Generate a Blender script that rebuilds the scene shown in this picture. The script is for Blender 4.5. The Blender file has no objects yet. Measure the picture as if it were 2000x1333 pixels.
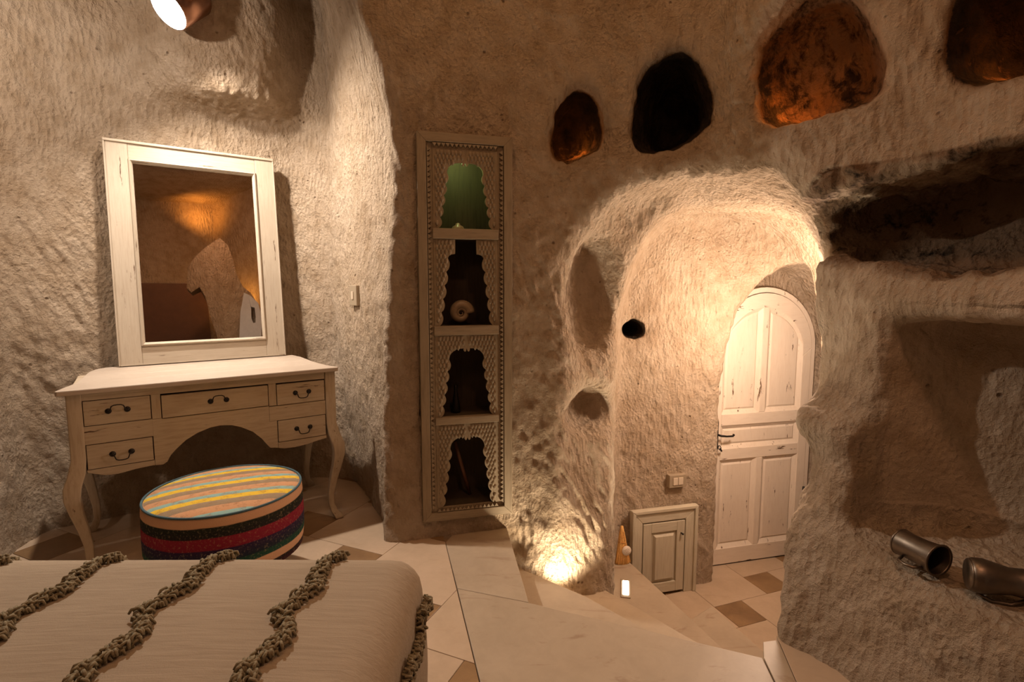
import bpy, bmesh, math, random
import numpy as np
from mathutils import Vector, Matrix
random.seed(7); np.random.seed(7)
R = math.radians
sc = bpy.context.scene
C = sc.collection
# ---------------- camera, world, lights, exposure ----------------
H = 1.25; PITCH = R(5.9); FPX = 1030.0
cam = bpy.data.cameras.new('camera'); cam.sensor_width = 36; cam.lens = FPX/2000*36; cam.clip_start = .02
co = bpy.data.objects.new('camera', cam); C.objects.link(co)
co.location = (0, 0, H); co.rotation_euler = (R(90)-PITCH, 0, 0); sc.camera = co
sc.view_settings.view_transform = 'Standard'; sc.view_settings.look = 'None'
sc.view_settings.gamma = 1; sc.view_settings.use_curve_mapping = False
sc.view_settings.exposure = 0.0
w = bpy.data.worlds.new('world'); sc.world = w; w.use_nodes = True
w.node_tree.nodes['Background'].inputs[0].default_value = (.9, .6, .35, 1)
w.node_tree.nodes['Background'].inputs[1].default_value = .02

def lamp(name, kind, loc, power, col, size=.05, target=None, spot=None, blend=.5, sizey=None):
    l = bpy.data.lights.new(name, kind); l.energy = power; l.color = col
    if kind == 'AREA':
        l.size = size
        if sizey: l.shape = 'RECTANGLE'; l.size_y = sizey
    else: l.shadow_soft_size = size
    if kind == 'SPOT': l.spot_size = R(spot); l.spot_blend = blend
    o = bpy.data.objects.new(name, l); C.objects.link(o); o.location = loc
    if target is not None:
        d = Vector(target)-Vector(loc); o.rotation_euler = d.to_track_quat('-Z', 'Y').to_euler()
    return o
WARM = (1, .62, .32); CREAM = (1, .80, .60); AMB = (1, .30, .05)
LAMPS = [
 ('ceiling_lamp_light', 'AREA', (.42, 1.75, 3.35), 5.2, (1,.54,.25), .12, (.50, 1.9, 0)),
 ('pier_graze_light', 'AREA', (-.45, 1.70, 3.3), 3.8, (1,.52,.23), .12, (-.40, 2.0, 0)),  # unseen light added to rake the carving of the pier
 ('room_fill_light', 'AREA', (-.55, .25, 2.5), 2.5, (1,.53,.25), .22, (.5, 1.9, 1.0)),
]
for a in LAMPS: lamp(a[0], a[1], a[2], a[3], a[4], a[5], a[6])
lamp('alcove_fill_light', 'SPOT', (-2.15, 1.35, 2.45), 95, (1,.82,.68), .05, (-2.0, 3.1, 2.0), 105, .8)  # unseen fill spot, added to even out the brightness of the left wall
lamp('spot_bulb_light', 'SPOT', (-1.63, 2.62, 2.47), 175, (1,.86,.74), .03, (-1.10, 2.66, 1.1), 155, 1.0)
lamp('pillar_uplight_light', 'SPOT', (.25, 2.385, -.275), 30, (1,.80,.56), .03, (.30, 2.70, .8), 120, .6)
lamp('stair_uplight_light', 'SPOT', (.72, 2.72, -.40), 75, (1,.83,.62), .03, (1.12, 2.66, 1.6), 80, .9)
lamp('passage_lamp_light', 'POINT', (1.55, 2.85, 1.05), 55, (1,.74,.57), .10)

# ---------------- picture-to-place helpers (measuring only) ----------------
def ray(px, py):
    x = (px-1000)/FPX; y = -(py-666.5)/FPX
    return np.array([x, math.cos(PITCH)+y*math.sin(PITCH), -math.sin(PITCH)+y*math.cos(PITCH)])
def atz(px, py, z):
    r = ray(px, py); return np.array([0, 0, H])+r*((z-H)/r[2])
def aty(px, py, y):
    r = ray(px, py); return np.array([0, 0, H])+r*(y/r[1])
def onpl(px, py, a, b):
    r = ray(px, py); a = np.array(a, float)[:2]; b = np.array(b, float)[:2]; n = np.array([b[1]-a[1], -(b[0]-a[0])])
    return np.array([0, 0, H])+r*((a@n)/(r[:2]@n))
UA = np.array([.816, .578]); NA = np.array([-.578, .816])
def un(u, n): return tuple(UA*u+NA*n)

# ---------------- materials ----------------
def mat(name):
    m = bpy.data.materials.new(name); m.use_nodes = True; nt = m.node_tree
    return m, nt, nt.nodes['Principled BSDF'], nt.nodes, nt.links
def coords(nodes, links, scale=(1,1,1), rot=(0,0,0), kind='Object'):
    tc = nodes.new('ShaderNodeTexCoord'); mp = nodes.new('ShaderNodeMapping')
    links.new(tc.outputs[kind], mp.inputs[0]); mp.inputs['Scale'].default_value = scale; mp.inputs['Rotation'].default_value = rot
    return mp.outputs[0]
def noise(nodes, links, vec, s, d=4, r=.6, dist=0):
    n = nodes.new('ShaderNodeTexNoise'); n.inputs['Scale'].default_value = s; n.inputs['Detail'].default_value = d
    n.inputs['Roughness'].default_value = r; n.inputs['Distortion'].default_value = dist
    links.new(vec, n.inputs['Vector']); return n.outputs[0]
def ramp(nodes, links, fac, stops):
    r = nodes.new('ShaderNodeValToRGB'); links.new(fac, r.inputs[0]); e = r.color_ramp.elements
    while len(e) < len(stops): e.new(.5)
    for i, (p, c) in enumerate(stops):
        e[i].position = p; e[i].color = (c[0], c[1], c[2], 1) if not isinstance(c, (int, float)) else (c, c, c, 1)
    return r.outputs[0]
def mix(nodes, links, fac, a, b, mode='MIX'):
    m = nodes.new('ShaderNodeMix'); m.data_type = 'RGBA'; m.blend_type = mode
    for sk, v in ((m.inputs[0], fac), (m.inputs[6], a), (m.inputs[7], b)):
        if hasattr(v, 'is_linked'): links.new(v, sk)
        elif isinstance(v, (int, float)): sk.default_value = v if sk == m.inputs[0] else (v, v, v, 1)
        else: sk.default_value = (*v[:3], 1)
    return m.outputs[2]
def math_(nodes, links, op, a, b=0.0):
    m = nodes.new('ShaderNodeMath'); m.operation = op
    for sk, v in ((m.inputs[0], a), (m.inputs[1], b)):
        if hasattr(v, 'is_linked'): links.new(v, sk)
        else: sk.default_value = v
    return m.outputs[0]
def bump(nodes, links, h, strength, dist, bsdf, prev=None):
    b = nodes.new('ShaderNodeBump'); b.inputs['Strength'].default_value = strength; b.inputs['Distance'].default_value = dist
    links.new(h, b.inputs['Height'])
    if prev is not None: links.new(prev, b.inputs['Normal'])
    if bsdf is not None: links.new(b.outputs[0], bsdf.inputs['Normal'])
    return b.outputs[0]

def tuff_mat():
    m, nt, bs, N, L = mat('carved_tuff')
    v = coords(N, L)
    big = noise(N, L, v, 1.6, 3)
    med = noise(N, L, v, 9, 5, .65)
    col = ramp(N, L, big, [(.3, (.485,.365,.245)), (.5, (.57,.44,.305)), (.7, (.64,.51,.37))])
    col = mix(N, L, .35, col, ramp(N, L, med, [(.35, (.36,.24,.14)), (.6, (.74,.60,.46))]))
    # pits and pores
    vo = N.new('ShaderNodeTexVoronoi'); vo.inputs['Scale'].default_value = 22; L.new(v, vo.inputs['Vector'])
    pit = ramp(N, L, vo.outputs['Distance'], [(.0, 1.0), (.12, .6), (.2, 0.0)])
    gate = ramp(N, L, noise(N, L, v, 13, 2), [(.56, 0.0), (.66, 1.0)])
    pm = math_(N, L, 'MULTIPLY', pit, gate)
    col = mix(N, L, pm, col, (.16,.09,.05))
    # soot, an attribute painted where smoke blackened the rock and where the small hole is darkened
    at = N.new('ShaderNodeAttribute'); at.attribute_name = 'soot_dark'
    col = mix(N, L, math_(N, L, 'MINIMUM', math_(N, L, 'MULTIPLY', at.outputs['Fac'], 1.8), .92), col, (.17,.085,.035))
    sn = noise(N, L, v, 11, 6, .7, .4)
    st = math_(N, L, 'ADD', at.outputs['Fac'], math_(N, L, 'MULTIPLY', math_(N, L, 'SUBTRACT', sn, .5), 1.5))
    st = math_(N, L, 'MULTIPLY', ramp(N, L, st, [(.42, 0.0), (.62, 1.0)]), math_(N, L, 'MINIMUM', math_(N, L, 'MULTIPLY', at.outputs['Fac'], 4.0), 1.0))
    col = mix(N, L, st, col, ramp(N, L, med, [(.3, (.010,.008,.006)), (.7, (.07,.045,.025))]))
    L.new(col, bs.inputs['Base Color']); bs.inputs['Roughness'].default_value = .95
    bs.inputs['Specular IOR Level'].default_value = .15
    # chisel strokes: scooped pecks longer than wide, tilted, with a rough grain between
    nn = N.new('ShaderNodeTexNoise'); nn.inputs['Scale'].default_value = 3.0; L.new(v, nn.inputs['Vector'])
    def warped(scale, rot, amt):
        cv = coords(N, L, scale, rot); sc_ = N.new('ShaderNodeVectorMath'); sc_.operation = 'SCALE'; sc_.inputs['Scale'].default_value = amt
        wm = N.new('ShaderNodeVectorMath'); wm.operation = 'ADD'; L.new(nn.outputs['Color'], sc_.inputs[0]); L.new(cv, wm.inputs[0]); L.new(sc_.outputs[0], wm.inputs[1]); return wm.outputs[0]
    def vor(vec, s_, feat='F1'):
        q = N.new('ShaderNodeTexVoronoi'); q.feature = feat; q.inputs['Scale'].default_value = s_; L.new(vec, q.inputs['Vector'])
        if feat == 'SMOOTH_F1': q.inputs['Smoothness'].default_value = .35
        return q.outputs['Distance']
    sm = N.new('ShaderNodeAttribute'); sm.attribute_name = 'smooth'
    k = math_(N, L, 'SUBTRACT', 1.0, math_(N, L, 'MULTIPLY', sm.outputs['Fac'], .75))
    long_ = vor(warped((44, 44, 15), (R(16), R(-22), 0), 1.8), 1.0)
    short = vor(warped((62, 62, 40), (R(30), R(20), 0), 1.8), 1.0)
    patch = ramp(N, L, noise(N, L, v, 2.3, 2), [(.40, 0.0), (.60, 1.0)])
    ch = mix(N, L, math_(N, L, 'MULTIPLY', patch, .7), long_, short)
    fine = noise(N, L, v, 170, 4, .7)
    rough = noise(N, L, v, 62, 5, .7)
    hgt = math_(N, L, 'ADD', math_(N, L, 'MULTIPLY', ch, 1.15), math_(N, L, 'MULTIPLY', rough, 1.25))
    hgt = math_(N, L, 'MULTIPLY', hgt, k)
    hgt = math_(N, L, 'ADD', hgt, math_(N, L, 'MULTIPLY', fine, .25))
    hgt = math_(N, L, 'SUBTRACT', hgt, math_(N, L, 'MULTIPLY', pm, .7))
    bump(N, L, hgt, 1.0, .027, bs)
    return m
TUFF = tuff_mat()

# ---------------- the carved rock: a distance field turned into a surface ----------------
CELL = .021
X0, X1, Y0, Y1, Z0, Z1 = -2.95, 2.55, .45, 4.10, -.95, 3.75
gx = np.arange(X0, X1, CELL); gy = np.arange(Y0, Y1, CELL); gz = np.arange(Z0, Z1, CELL)
GX, GY = np.meshgrid(gx, gy, indexing='ij')
def sdpoly(poly, X, Y):
    P = np.array(poly, float); d = np.full(X.shape, 1e9); s = np.ones(X.shape)
    n = len(P); j = n-1
    for i in range(n):
        ex, ey = P[j]-P[i]; wx = X-P[i][0]; wy = Y-P[i][1]
        t = np.clip((wx*ex+wy*ey)/(ex*ex+ey*ey+1e-12), 0, 1)
        bx = wx-ex*t; by = wy-ey*t; d = np.minimum(d, bx*bx+by*by)
        c1 = Y >= P[i][1]; c2 = Y < P[j][1]; c3 = ex*wy > ey*wx
        f = (c1 & c2 & c3) | (~c1 & ~c2 & ~c3); s[f] *= -1
        j = i
    return s*np.sqrt(d)
def smin(a, b, k):
    h = np.clip(.5+.5*(b-a)/k, 0, 1); return b+(a-b)*h-k*h*(1-h)
def smax(a, b, k): return -smin(-a, -b, k)
def keyed(keys, z):
    zs = [k[0] for k in keys]; A = np.array([k[1] for k in keys], float)
    if z <= zs[0]: return A[0]
    if z >= zs[-1]: return A[-1]
    i = np.searchsorted(zs, z)-1; t = (z-zs[i])/(zs[i+1]-zs[i]); return A[i]*(1-t)+A[i+1]*t
def interp(tab, z): return float(np.interp(z, [t[0] for t in tab], [t[1] for t in tab]))
def pxx(px, y, z):   # world x of picture column px at depth y and height z
    d = y*math.cos(PITCH)-(z-H)*math.sin(PITCH); return (px-1000)/FPX*d
def pier_y(x): return 2.463+(x+.638)*.262
PIER_A = (-.638, 2.463); PIER_B = (0.0, 2.63)
# outline of the room at a height
def room_poly(z):
    t = min(max(z/.8, 0), 1)
    lean = .05*min(max((z-.8)/1.2, 0), 1)
    v = [(-2.9, -.2), (-2.75, 1.3), (-2.30-.12*t, 2.15), (-2.40-.10*t, 2.60)]
    v.append(un(-.30, 3.50+.05*t+lean))
    v.append(un(.85, 3.50+.05*t+lean))
    v.append((-1.05-.10*t, 3.34+.06*t))
    pc = interp([(0,745),(.8,741),(1.25,748),(1.6,756),(1.85,755),(2.1,744),(2.35,718),(2.55,692),(2.8,640),(3.0,560),(3.3,400)], z)
    x = pxx(pc, 2.47, z); v.append((x-.10*max(0, (z-2.0)), 2.47+.16)); v.append((x, pier_y(x)))
    v.append((0.0, 2.63)); 
    v.append((interp([(-.4,.16),(0,.20),(.8,.30),(1.6,.37)], z), interp([(-.4,2.50),(0,2.52),(.6,2.60),(1.6,2.68),(2.8,2.60)], z)))
    # over and past the stair opening
    v.append((interp([(0,.62),(.8,.75),(1.5,.92)], z), interp([(0,2.25),(.8,2.4),(1.5,2.50)], z)))
    v.append(corner(z))
    v.append((interp([(0,1.02),(.45,1.12),(.6,1.14),(.785,1.13),(.80,1.225),(1.25,1.25),(1.5,1.36),(1.9,1.42)], z), interp([(0,1.66),(.45,1.80),(.8,1.78),(1.5,1.90)], z)))
    v.append((interp([(0,1.18),(.45,1.19),(1.25,1.28),(1.5,1.46),(2.0,1.56)], z), interp([(0,1.25),(.45,1.28),(1.5,1.60)], z)))
    v.append((interp([(0,1.42),(.45,1.42),(1.25,1.45),(1.6,1.66)], z), .8)); v.append((1.45, .1)); v.append((1.45, -.2))
    return v
def arch(z, spring, crown):   # 0 below the spring line, 1 at the crown
    t = (z-spring)/(crown-spring)
    if t <= 0: return 0.0
    return 1-math.sqrt(max(0, 1-min(t, 1)**2))
def corner(z):
    cy = interp([(0,1.76),(.35,1.90),(.45,2.02),(.72,2.0),(.78,2.0),(.80,2.16),(1.3,2.2),(2.8,2.10)], z)
    cp = interp([(0,1500),(.15,1513),(.33,1534),(.42,1556),(.47,1583),(.60,1590),(.68,1574),(.73,1542),(.78,1544),(.80,1584),(1.0,1583),(1.3,1562),(1.5,1545)], z)
    return (min(pxx(cp, cy, z), 1.25), cy)
def recess_poly(z):   # shallow outer recess round the stair opening
    a = arch(z, 1.35, 1.76); c = .92
    k = corner(max(z, 0)); 
    b = [(.24,2.30), (.27,2.60), (.40,2.78), (.62,2.86), (1.05,2.86), (1.28,2.62), (1.38,2.3), (k[0]+.10,k[1]+.10), k, (.5,2.0)]
    if z < .6: f = (.6-z)/.9; b[1] = (.27-.05*f, 2.60-.10*f); b[2] = (.40-.03*f, 2.78-.23*f); b[3] = (.62-.08*f, 2.86-.24*f)
    if z < -.02: b[0] = (.02, 2.55); b[-2] = (.86, 1.66); b[-1] = (.05, 1.96)
    return [(x+(c-x)*a*.8, y) for x, y in b]
def tunnel_poly(z):
    a = arch(z, .85, 1.68)
    b = [(.52,2.50), (.54,2.72), (.605,3.08), (.69,3.325), (.88,3.345), (1.21,3.425), (1.5,3.5), (1.9,3.4), (1.9,3.0), (1.62,2.6), (1.30,2.15)]
    cl = [.98,.98,1.0,1.1,1.15,1.25,1.3,1.45,1.4,1.2,1.08]
    return [(x+(c-x)*a, y) for (x, y), c in zip(b, cl)]
DOOR_A = np.array([1.422, 3.683]); DD = np.array([.97, .243]); DD = DD/np.linalg.norm(DD); DN = np.array([-DD[1], DD[0]])
def doorrec_poly(z):
    a = arch(z, .55, 1.42)
    l0 = DOOR_A-DD*.06-DN*.5; l1 = DOOR_A-DD*.05+DN*.06; r1 = DOOR_A+DD*.93+DN*.06; r0 = DOOR_A+DD*.98-DN*.55
    c = DOOR_A+DD*.42
    out = []
    for p in (l0, l1, r1, r0):
        s = (p-c)@DD; n = (p-c)@DN; q = c+DD*(s*(1-a))+DN*n; out.append(tuple(q))
    return out
def niche_poly(z):
    f = min(max((z-.46)/.7, 0), 1)
    return [(1.0,1.80-.1), (1.22,1.78), (1.50,1.74), (1.66,1.60), (1.66+.0*f,1.25), (1.52+.16*f,1.08), (1.60,.88), (1.1,.85)]

def hole_prism(pts, a, b, depth):
    W = np.array([onpl(px, py, a, b) for px, py in pts])
    a = np.array(a); b = np.array(b); dr = (b-a)/np.linalg.norm(b-a); n = np.array([-dr[1], dr[0]])
    if n@np.array([0, 1]) < 0 and n[0] < 0: n = -n
    s = (W[:, :2]-a)@dr
    return dict(a=a, d=dr, n=n, poly=list(zip(s, W[:, 2])), depth=depth)
HOLES = [
 hole_prism([(1077,262),(1092,205),(1125,170),(1150,172),(1170,205),(1184,262),(1182,290),(1150,305),(1110,318),(1082,312)], (0,2.63), (.37,2.68), .30),
 hole_prism([(1232,270),(1240,185),(1262,125),(1310,95),(1345,98),(1380,140),(1399,190),(1397,232),(1355,272),(1300,296),(1248,300)], (.37,2.68), (.92,2.50), .42),
 hole_prism([(1480,232),(1466,150),(1478,80),(1520,25),(1580,-25),(1650,-22),(1700,45),(1722,120),(1714,185),(1640,215),(1560,238),(1500,250)], (1.09,2.26), (1.42,1.87), .26),
 hole_prism([(1848,155),(1832,95),(1845,10),(1870,-60),(2100,-80),(2140,60),(2100,120),(2000,150),(1880,168)], (1.42,1.90), (1.62,1.45), .36),
]
for h in HOLES:
    if h['n']@np.array([.3, 1.]) < 0: h['n'] = -h['n']
def sd_hole(h, X, Y, Z):
    s = (X-h['a'][0])*h['d'][0]+(Y-h['a'][1])*h['d'][1]; q = (X-h['a'][0])*h['n'][0]+(Y-h['a'][1])*h['n'][1]
    d2 = sdpoly(h['poly'], s, Z)+np.maximum(q, 0)*.22
    return smax(d2, np.maximum(q-h['depth'], -.25-q), .10)
def sd_ell(X, Y, Z, c, r):
    k = np.sqrt(((X-c[0])/r[0])**2+((Y-c[1])/r[1])**2+((Z-c[2])/r[2])**2)
    return (k-1)*min(r)
HOLLOW = [((1.48,2.02,1.53),(.30,.34,.23)), ((1.53,1.68,1.56),(.34,.48,.33)), ((1.62,1.15,1.58),(.34,.60,.35))]
def field():
    F = np.empty((len(gx), len(gy), len(gz)), np.float32)
    for k, z in enumerate(gz):
        dr = sdpoly(room_poly(z), GX, GY)
        dr = smax(dr, np.full_like(dr, (-.10)-z), .02)
        top = 3.6+.0*GX
        dr = smax(dr, z-top, .5)
        s = sdpoly(recess_poly(z), GX, GY); s = smax(s, np.full_like(s, z-1.76), .08)
        t = sdpoly(tunnel_poly(z), GX, GY); t = smax(t, np.full_like(t, z-1.68), .10)
        dd = sdpoly(doorrec_poly(z), GX, GY); dd = smax(dd, np.full_like(dd, z-1.42), .08)
        d = smin(dr, s, .06); d = smin(d, smin(t, dd, .05), .10)
        if .30 < z < 1.45:
            nn = sdpoly(niche_poly(z), GX, GY)
            sill = .415+.008*np.sin(GX*9)
            nn = smax(nn, np.maximum(sill-z, z-1.15), .05)
            d = smin(d, nn, .035)
        F[:, :, k] = d
    def local(c, r, fn):
        i0, i1 = np.searchsorted(gx, [c[0]-r[0], c[0]+r[0]]); j0, j1 = np.searchsorted(gy, [c[1]-r[1], c[1]+r[1]]); k0, k1 = np.searchsorted(gz, [c[2]-r[2], c[2]+r[2]])
        X, Y, Z = np.meshgrid(gx[i0:i1], gy[j0:j1], gz[k0:k1], indexing='ij')
        sub = F[i0:i1, j0:j1, k0:k1]; F[i0:i1, j0:j1, k0:k1] = fn(sub, X, Y, Z)
    for h in HOLES:
        cs = np.mean([p[0] for p in h['poly']]); cz = np.mean([p[1] for p in h['poly']])
        c = h['a']+h['d']*cs
        local((c[0]+.1, c[1]+.15, cz), (.75, .75, .6), lambda f, X, Y, Z: smin(f, sd_hole(h, X, Y, Z), .018))
    # arched niche, round niche, small hole in the stair pillar
    c = aty(1150, 590, 2.80)
    local(c, (.5,.5,.7), lambda f, X, Y, Z: smin(f, smax(sd_ell(X, Y, Z, (c[0]+.01, c[1]+.02, c[2]+.02), (.160,.17,.33)), (c[2]-.27)-Z, .05), .08))
    c2 = aty(1160, 812, 2.68)
    local(c2, (.5,.5,.5), lambda f, X, Y, Z: smin(f, smax(sd_ell(X, Y, Z, (c2[0], c2[1]+.06, c2[2]-.01), (.155,.22,.125)), (c2[2]-.10)-Z, .04), .06))
    c3 = aty(1238, 645, 3.33)
    local(c3, (.3,.4,.3), lambda f, X, Y, Z: smin(f, sd_ell(X, Y, Z, (c3[0], c3[1]+.05, c3[2]), (.072,.18,.050))+.010*np.sin(X*90)*np.sin(Z*110), .006))
    # long sooty hollow in the right wall
    e = HOLLOW
    for cc, rr in e:
        local(cc, (.9,.9,.45), lambda f, X, Y, Z: smin(f, smax(smax(sd_ell(X, Y, Z, cc, rr), 1.275-Z, .03), Z-(1.655+.16*(1.75-np.clip(Y,1.2,2.2))*.5), .03), .03))
    # bulge with a flat underside above the mirror
    bc = un(.50, 3.70)
    def blg(f, X, Y, Z):
        u = X*UA[0]+Y*UA[1]; n = X*NA[0]+Y*NA[1]
        e_ = sd_ell(u, n, Z, (.51, 3.74, 2.74), (.44, .47, .80))
        g = smax(f, -e_, .17); t = np.clip((Z-2.25)/.03, 0, 1)
        return f*(1-t)+g*t
    local((bc[0], bc[1], 2.7), (.9, .9, .8), blg)
    return F
F = field()
def blur(F, n):
    for _ in range(n):
        for ax in range(3):
            P = np.concatenate([F.take([0], ax), F, F.take([-1], ax)], ax)
            sl = lambda a, b: tuple(slice(a, b) if i == ax else slice(None) for i in range(3))
            m = P.shape[ax]
            F = .25*P[sl(0, m-2)]+.5*P[sl(1, m-1)]+.25*P[sl(2, m)]
    return F.astype(np.float32)
F = blur(F, 3)
def box_air(F, pts, z0, z1, k=0):   # crisp pocket cut after smoothing
    i = [np.searchsorted(gz, z0), np.searchsorted(gz, z1)]
    d = sdpoly(pts, GX, GY)
    for q in range(max(i[0]-4, 0), min(i[1]+4, len(gz))):
        z = gz[q]; F[:, :, q] = np.minimum(F[:, :, q], np.maximum(d, max(z0-z, z-z1)))
    return F
# cabinet pocket in the pier, cupboard pocket in the passage wall
pa = np.array(PIER_A); pd = np.array([.967, .253]); pn = np.array([-.253, .967])
CAB0 = onpl(812, 258, PIER_A, PIER_B); CAB1 = onpl(998, 278, PIER_A, PIER_B); CAB2 = onpl(822, 1018, PIER_A, PIER_B)
s0 = (CAB0[:2]-pa)@pd; s1 = (CAB1[:2]-pa)@pd
def plan(s, n): return tuple(pa+pd*s+pn*n)
F = box_air(F, [plan(s0+.012, -.1), plan(s1-.012, -.1), plan(s1-.012, .27), plan(s0+.012, .27)], CAB2[2]+.01, CAB0[2]-.015)
F = box_air(F, [(.9,2.4), (1.18,2.15), (1.215,1.83), (1.0,1.80)], .795, .87)
CUPA = np.array([.88, 3.345]); CUPB = np.array([1.21, 3.425]); cd = (CUPB-CUPA)/np.linalg.norm(CUPB-CUPA); cn = np.array([-cd[1], cd[0]])

def surface_nets(F):
    S = F < 0
    nx, ny, nz = F.shape
    c = np.zeros((nx-1, ny-1, nz-1), np.int8)
    for dx in (0, 1):
        for dy in (0, 1):
            for dz in (0, 1): c += S[dx:nx-1+dx, dy:ny-1+dy, dz:nz-1+dz]
    act = (c > 0) & (c < 8)
    I = np.argwhere(act); idx = -np.ones(act.shape, np.int64); idx[act] = np.arange(len(I))
    acc = np.zeros((len(I), 3)); cnt = np.zeros(len(I))
    corners = [(a, b, d) for a in (0, 1) for b in (0, 1) for d in (0, 1)]
    for a in corners:
        for ax in range(3):
            if a[ax]: continue
            b = list(a); b[ax] = 1
            fa = F[I[:, 0]+a[0], I[:, 1]+a[1], I[:, 2]+a[2]]; fb = F[I[:, 0]+b[0], I[:, 1]+b[1], I[:, 2]+b[2]]
            m = (fa < 0) != (fb < 0); t = np.where(m, fa/(fa-fb+1e-12), 0)
            p = np.array(a, float)[None, :].repeat(len(I), 0); p[:, ax] += t
            acc[m] += p[m]; cnt[m] += 1
    V = (I+acc/cnt[:, None])*CELL+np.array([X0, Y0, Z0])
    faces = []
    for ax in range(3):
        o1, o2 = [i for i in range(3) if i != ax]
        A = S.take(range(0, S.shape[ax]-1), ax); B = S.take(range(1, S.shape[ax]), ax)
        for flip, M in ((0, A & ~B), (1, ~A & B)):
            E = np.argwhere(M)
            E = E[(E[:, o1] > 0) & (E[:, o2] > 0) & (E[:, o1] < S.shape[o1]-1) & (E[:, o2] < S.shape[o2]-1)]
            q = []
            for da, db in ((1, 1), (0, 1), (0, 0), (1, 0)):
                e = E.copy(); e[:, o1] -= da; e[:, o2] -= db; q.append(idx[e[:, 0], e[:, 1], e[:, 2]])
            q = np.stack(q, 1)
            if flip ^ (ax == 1): q = q[:, ::-1]
            faces.append(q)
    return V, np.concatenate(faces)
V, Q = surface_nets(F)
Q = Q[:, ::-1]   # normals into the room
def np_mesh(name, V, Q):
    me = bpy.data.meshes.new(name); me.vertices.add(len(V)); me.vertices.foreach_set('co', V.astype(np.float32).ravel())
    me.loops.add(Q.size); me.loops.foreach_set('vertex_index', Q.astype(np.int32).ravel())
    me.polygons.add(len(Q)); me.polygons.foreach_set('loop_start', np.arange(0, Q.size, 4, dtype=np.int32))
    me.polygons.foreach_set('use_smooth', np.ones(len(Q), bool))
    me.update(calc_edges=True); return me
me = np_mesh('rock', V, Q); tmp = bpy.data.objects.new('rock_tmp', me); C.objects.link(tmp)
sm = tmp.modifiers.new('s', 'SUBSURF'); sm.levels = 1; sm.subdivision_type = 'CATMULL_CLARK'
dg = bpy.context.evaluated_depsgraph_get(); ev = tmp.evaluated_get(dg).to_mesh()
nv = len(ev.vertices); V = np.empty(nv*3, np.float32); ev.vertices.foreach_get('co', V); V = V.reshape(-1, 3).astype(float)
NRM = np.empty(nv*3, np.float32); ev.vertex_normals.foreach_get('vector', NRM); NRM = NRM.reshape(-1, 3)
nq = len(ev.polygons); Q = np.empty(nq*4, np.int32); ev.loops.foreach_get('vertex_index', Q); Q = Q.reshape(-1, 4)
bpy.data.objects.remove(tmp)
# lattice noise
TAB = np.random.rand(64, 64, 64).astype(np.float32)*2-1
def vnoise(P):
    i = np.floor(P).astype(int); f = P-i; f = f*f*(3-2*f); out = 0
    for a in (0, 1):
        for b in (0, 1):
            for c in (0, 1):
                wgt = (f[:, 0] if a else 1-f[:, 0])*(f[:, 1] if b else 1-f[:, 1])*(f[:, 2] if c else 1-f[:, 2])
                out = out+wgt*TAB[(i[:, 0]+a) & 63, (i[:, 1]+b) & 63, (i[:, 2]+c) & 63]
    return out
soot_dark = np.zeros(len(V)); smooth = np.zeros(len(V)); _c3 = c3 = aty(1238, 645, 3.33)
soot_dark = np.clip((.25-np.linalg.norm(V-c3, axis=1))/.03, 0, 1)*np.clip((V[:,1]-c3[1]-.022)/.01, 0, 1)*(np.abs(V[:,0]-c3[0]) < .075)*(np.abs(V[:,2]-c3[2]) < .06)  # colours the inside of the small hole dark
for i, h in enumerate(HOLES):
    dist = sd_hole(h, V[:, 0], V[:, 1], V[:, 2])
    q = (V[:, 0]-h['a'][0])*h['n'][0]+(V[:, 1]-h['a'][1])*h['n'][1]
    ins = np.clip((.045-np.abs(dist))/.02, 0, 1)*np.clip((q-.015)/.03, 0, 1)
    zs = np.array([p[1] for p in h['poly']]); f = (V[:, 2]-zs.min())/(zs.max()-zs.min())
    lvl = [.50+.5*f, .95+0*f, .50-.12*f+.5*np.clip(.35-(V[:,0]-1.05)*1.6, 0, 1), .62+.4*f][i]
    soot_dark = np.maximum(soot_dark, ins*lvl)
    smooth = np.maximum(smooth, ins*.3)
hol = (V[:, 2] > 1.25) & (V[:, 2] < 1.70) & (V[:, 0] > 1.18) & (V[:, 1] < 2.4)
for cc, rr in HOLLOW:
    dist = sd_ell(V[:, 0], V[:, 1], V[:, 2], cc, rr)
    soot_dark = np.maximum(soot_dark, np.clip((.05-np.abs(dist))/.03, 0, 1)*np.where(hol, .38, 0))
nch = sdpoly([(1.25,1.9),(1.9,1.9),(1.9,.85),(1.25,.85)], V[:, 0], V[:, 1])
innich = np.clip(-nch/.05, 0, 1)*(V[:, 2] > .5)*(V[:, 2] < 1.2)
smooth = np.maximum(smooth, innich*.7)
u_ = V[:, 0]*UA[0]+V[:, 1]*UA[1]; n_ = V[:, 0]*NA[0]+V[:, 1]*NA[1]
tun = ((V[:, 1] > 2.95) & (V[:, 0] > .5)).astype(float)
smooth = np.maximum(smooth, tun*.35)
alc = np.clip(((n_-2.75)/.2), 0, 1)*(V[:, 0] < -.55)
smooth = np.maximum(smooth, alc*.15)
c_ = lambda f, s=0: V*np.array(f)+s
D = .016*vnoise(c_((2.6, 2.6, 2.6), 5))+.008*vnoise(c_((7, 7, 6), 9))
W = np.stack([vnoise(c_((1.7,1.7,1.7), 20)), vnoise(c_((1.7,1.7,1.7), 31)), vnoise(c_((1.7,1.7,1.7), 47))], 1)
SH = V.copy(); SH[:, 0] += .35*V[:, 2]; SH[:, 1] += .2*V[:, 2]
st = vnoise(SH*np.array([34, 34, 13])+W*3.0+3)
ro = vnoise(V*np.array([42, 42, 38])+11)
D += (.0085*st+.0034*ro)*(1-.7*smooth)
rg = (soot_dark > .1) & hol; D += np.where(rg, .022*vnoise(V*np.array([16, 16, 26])+W*2), 0)
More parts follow.
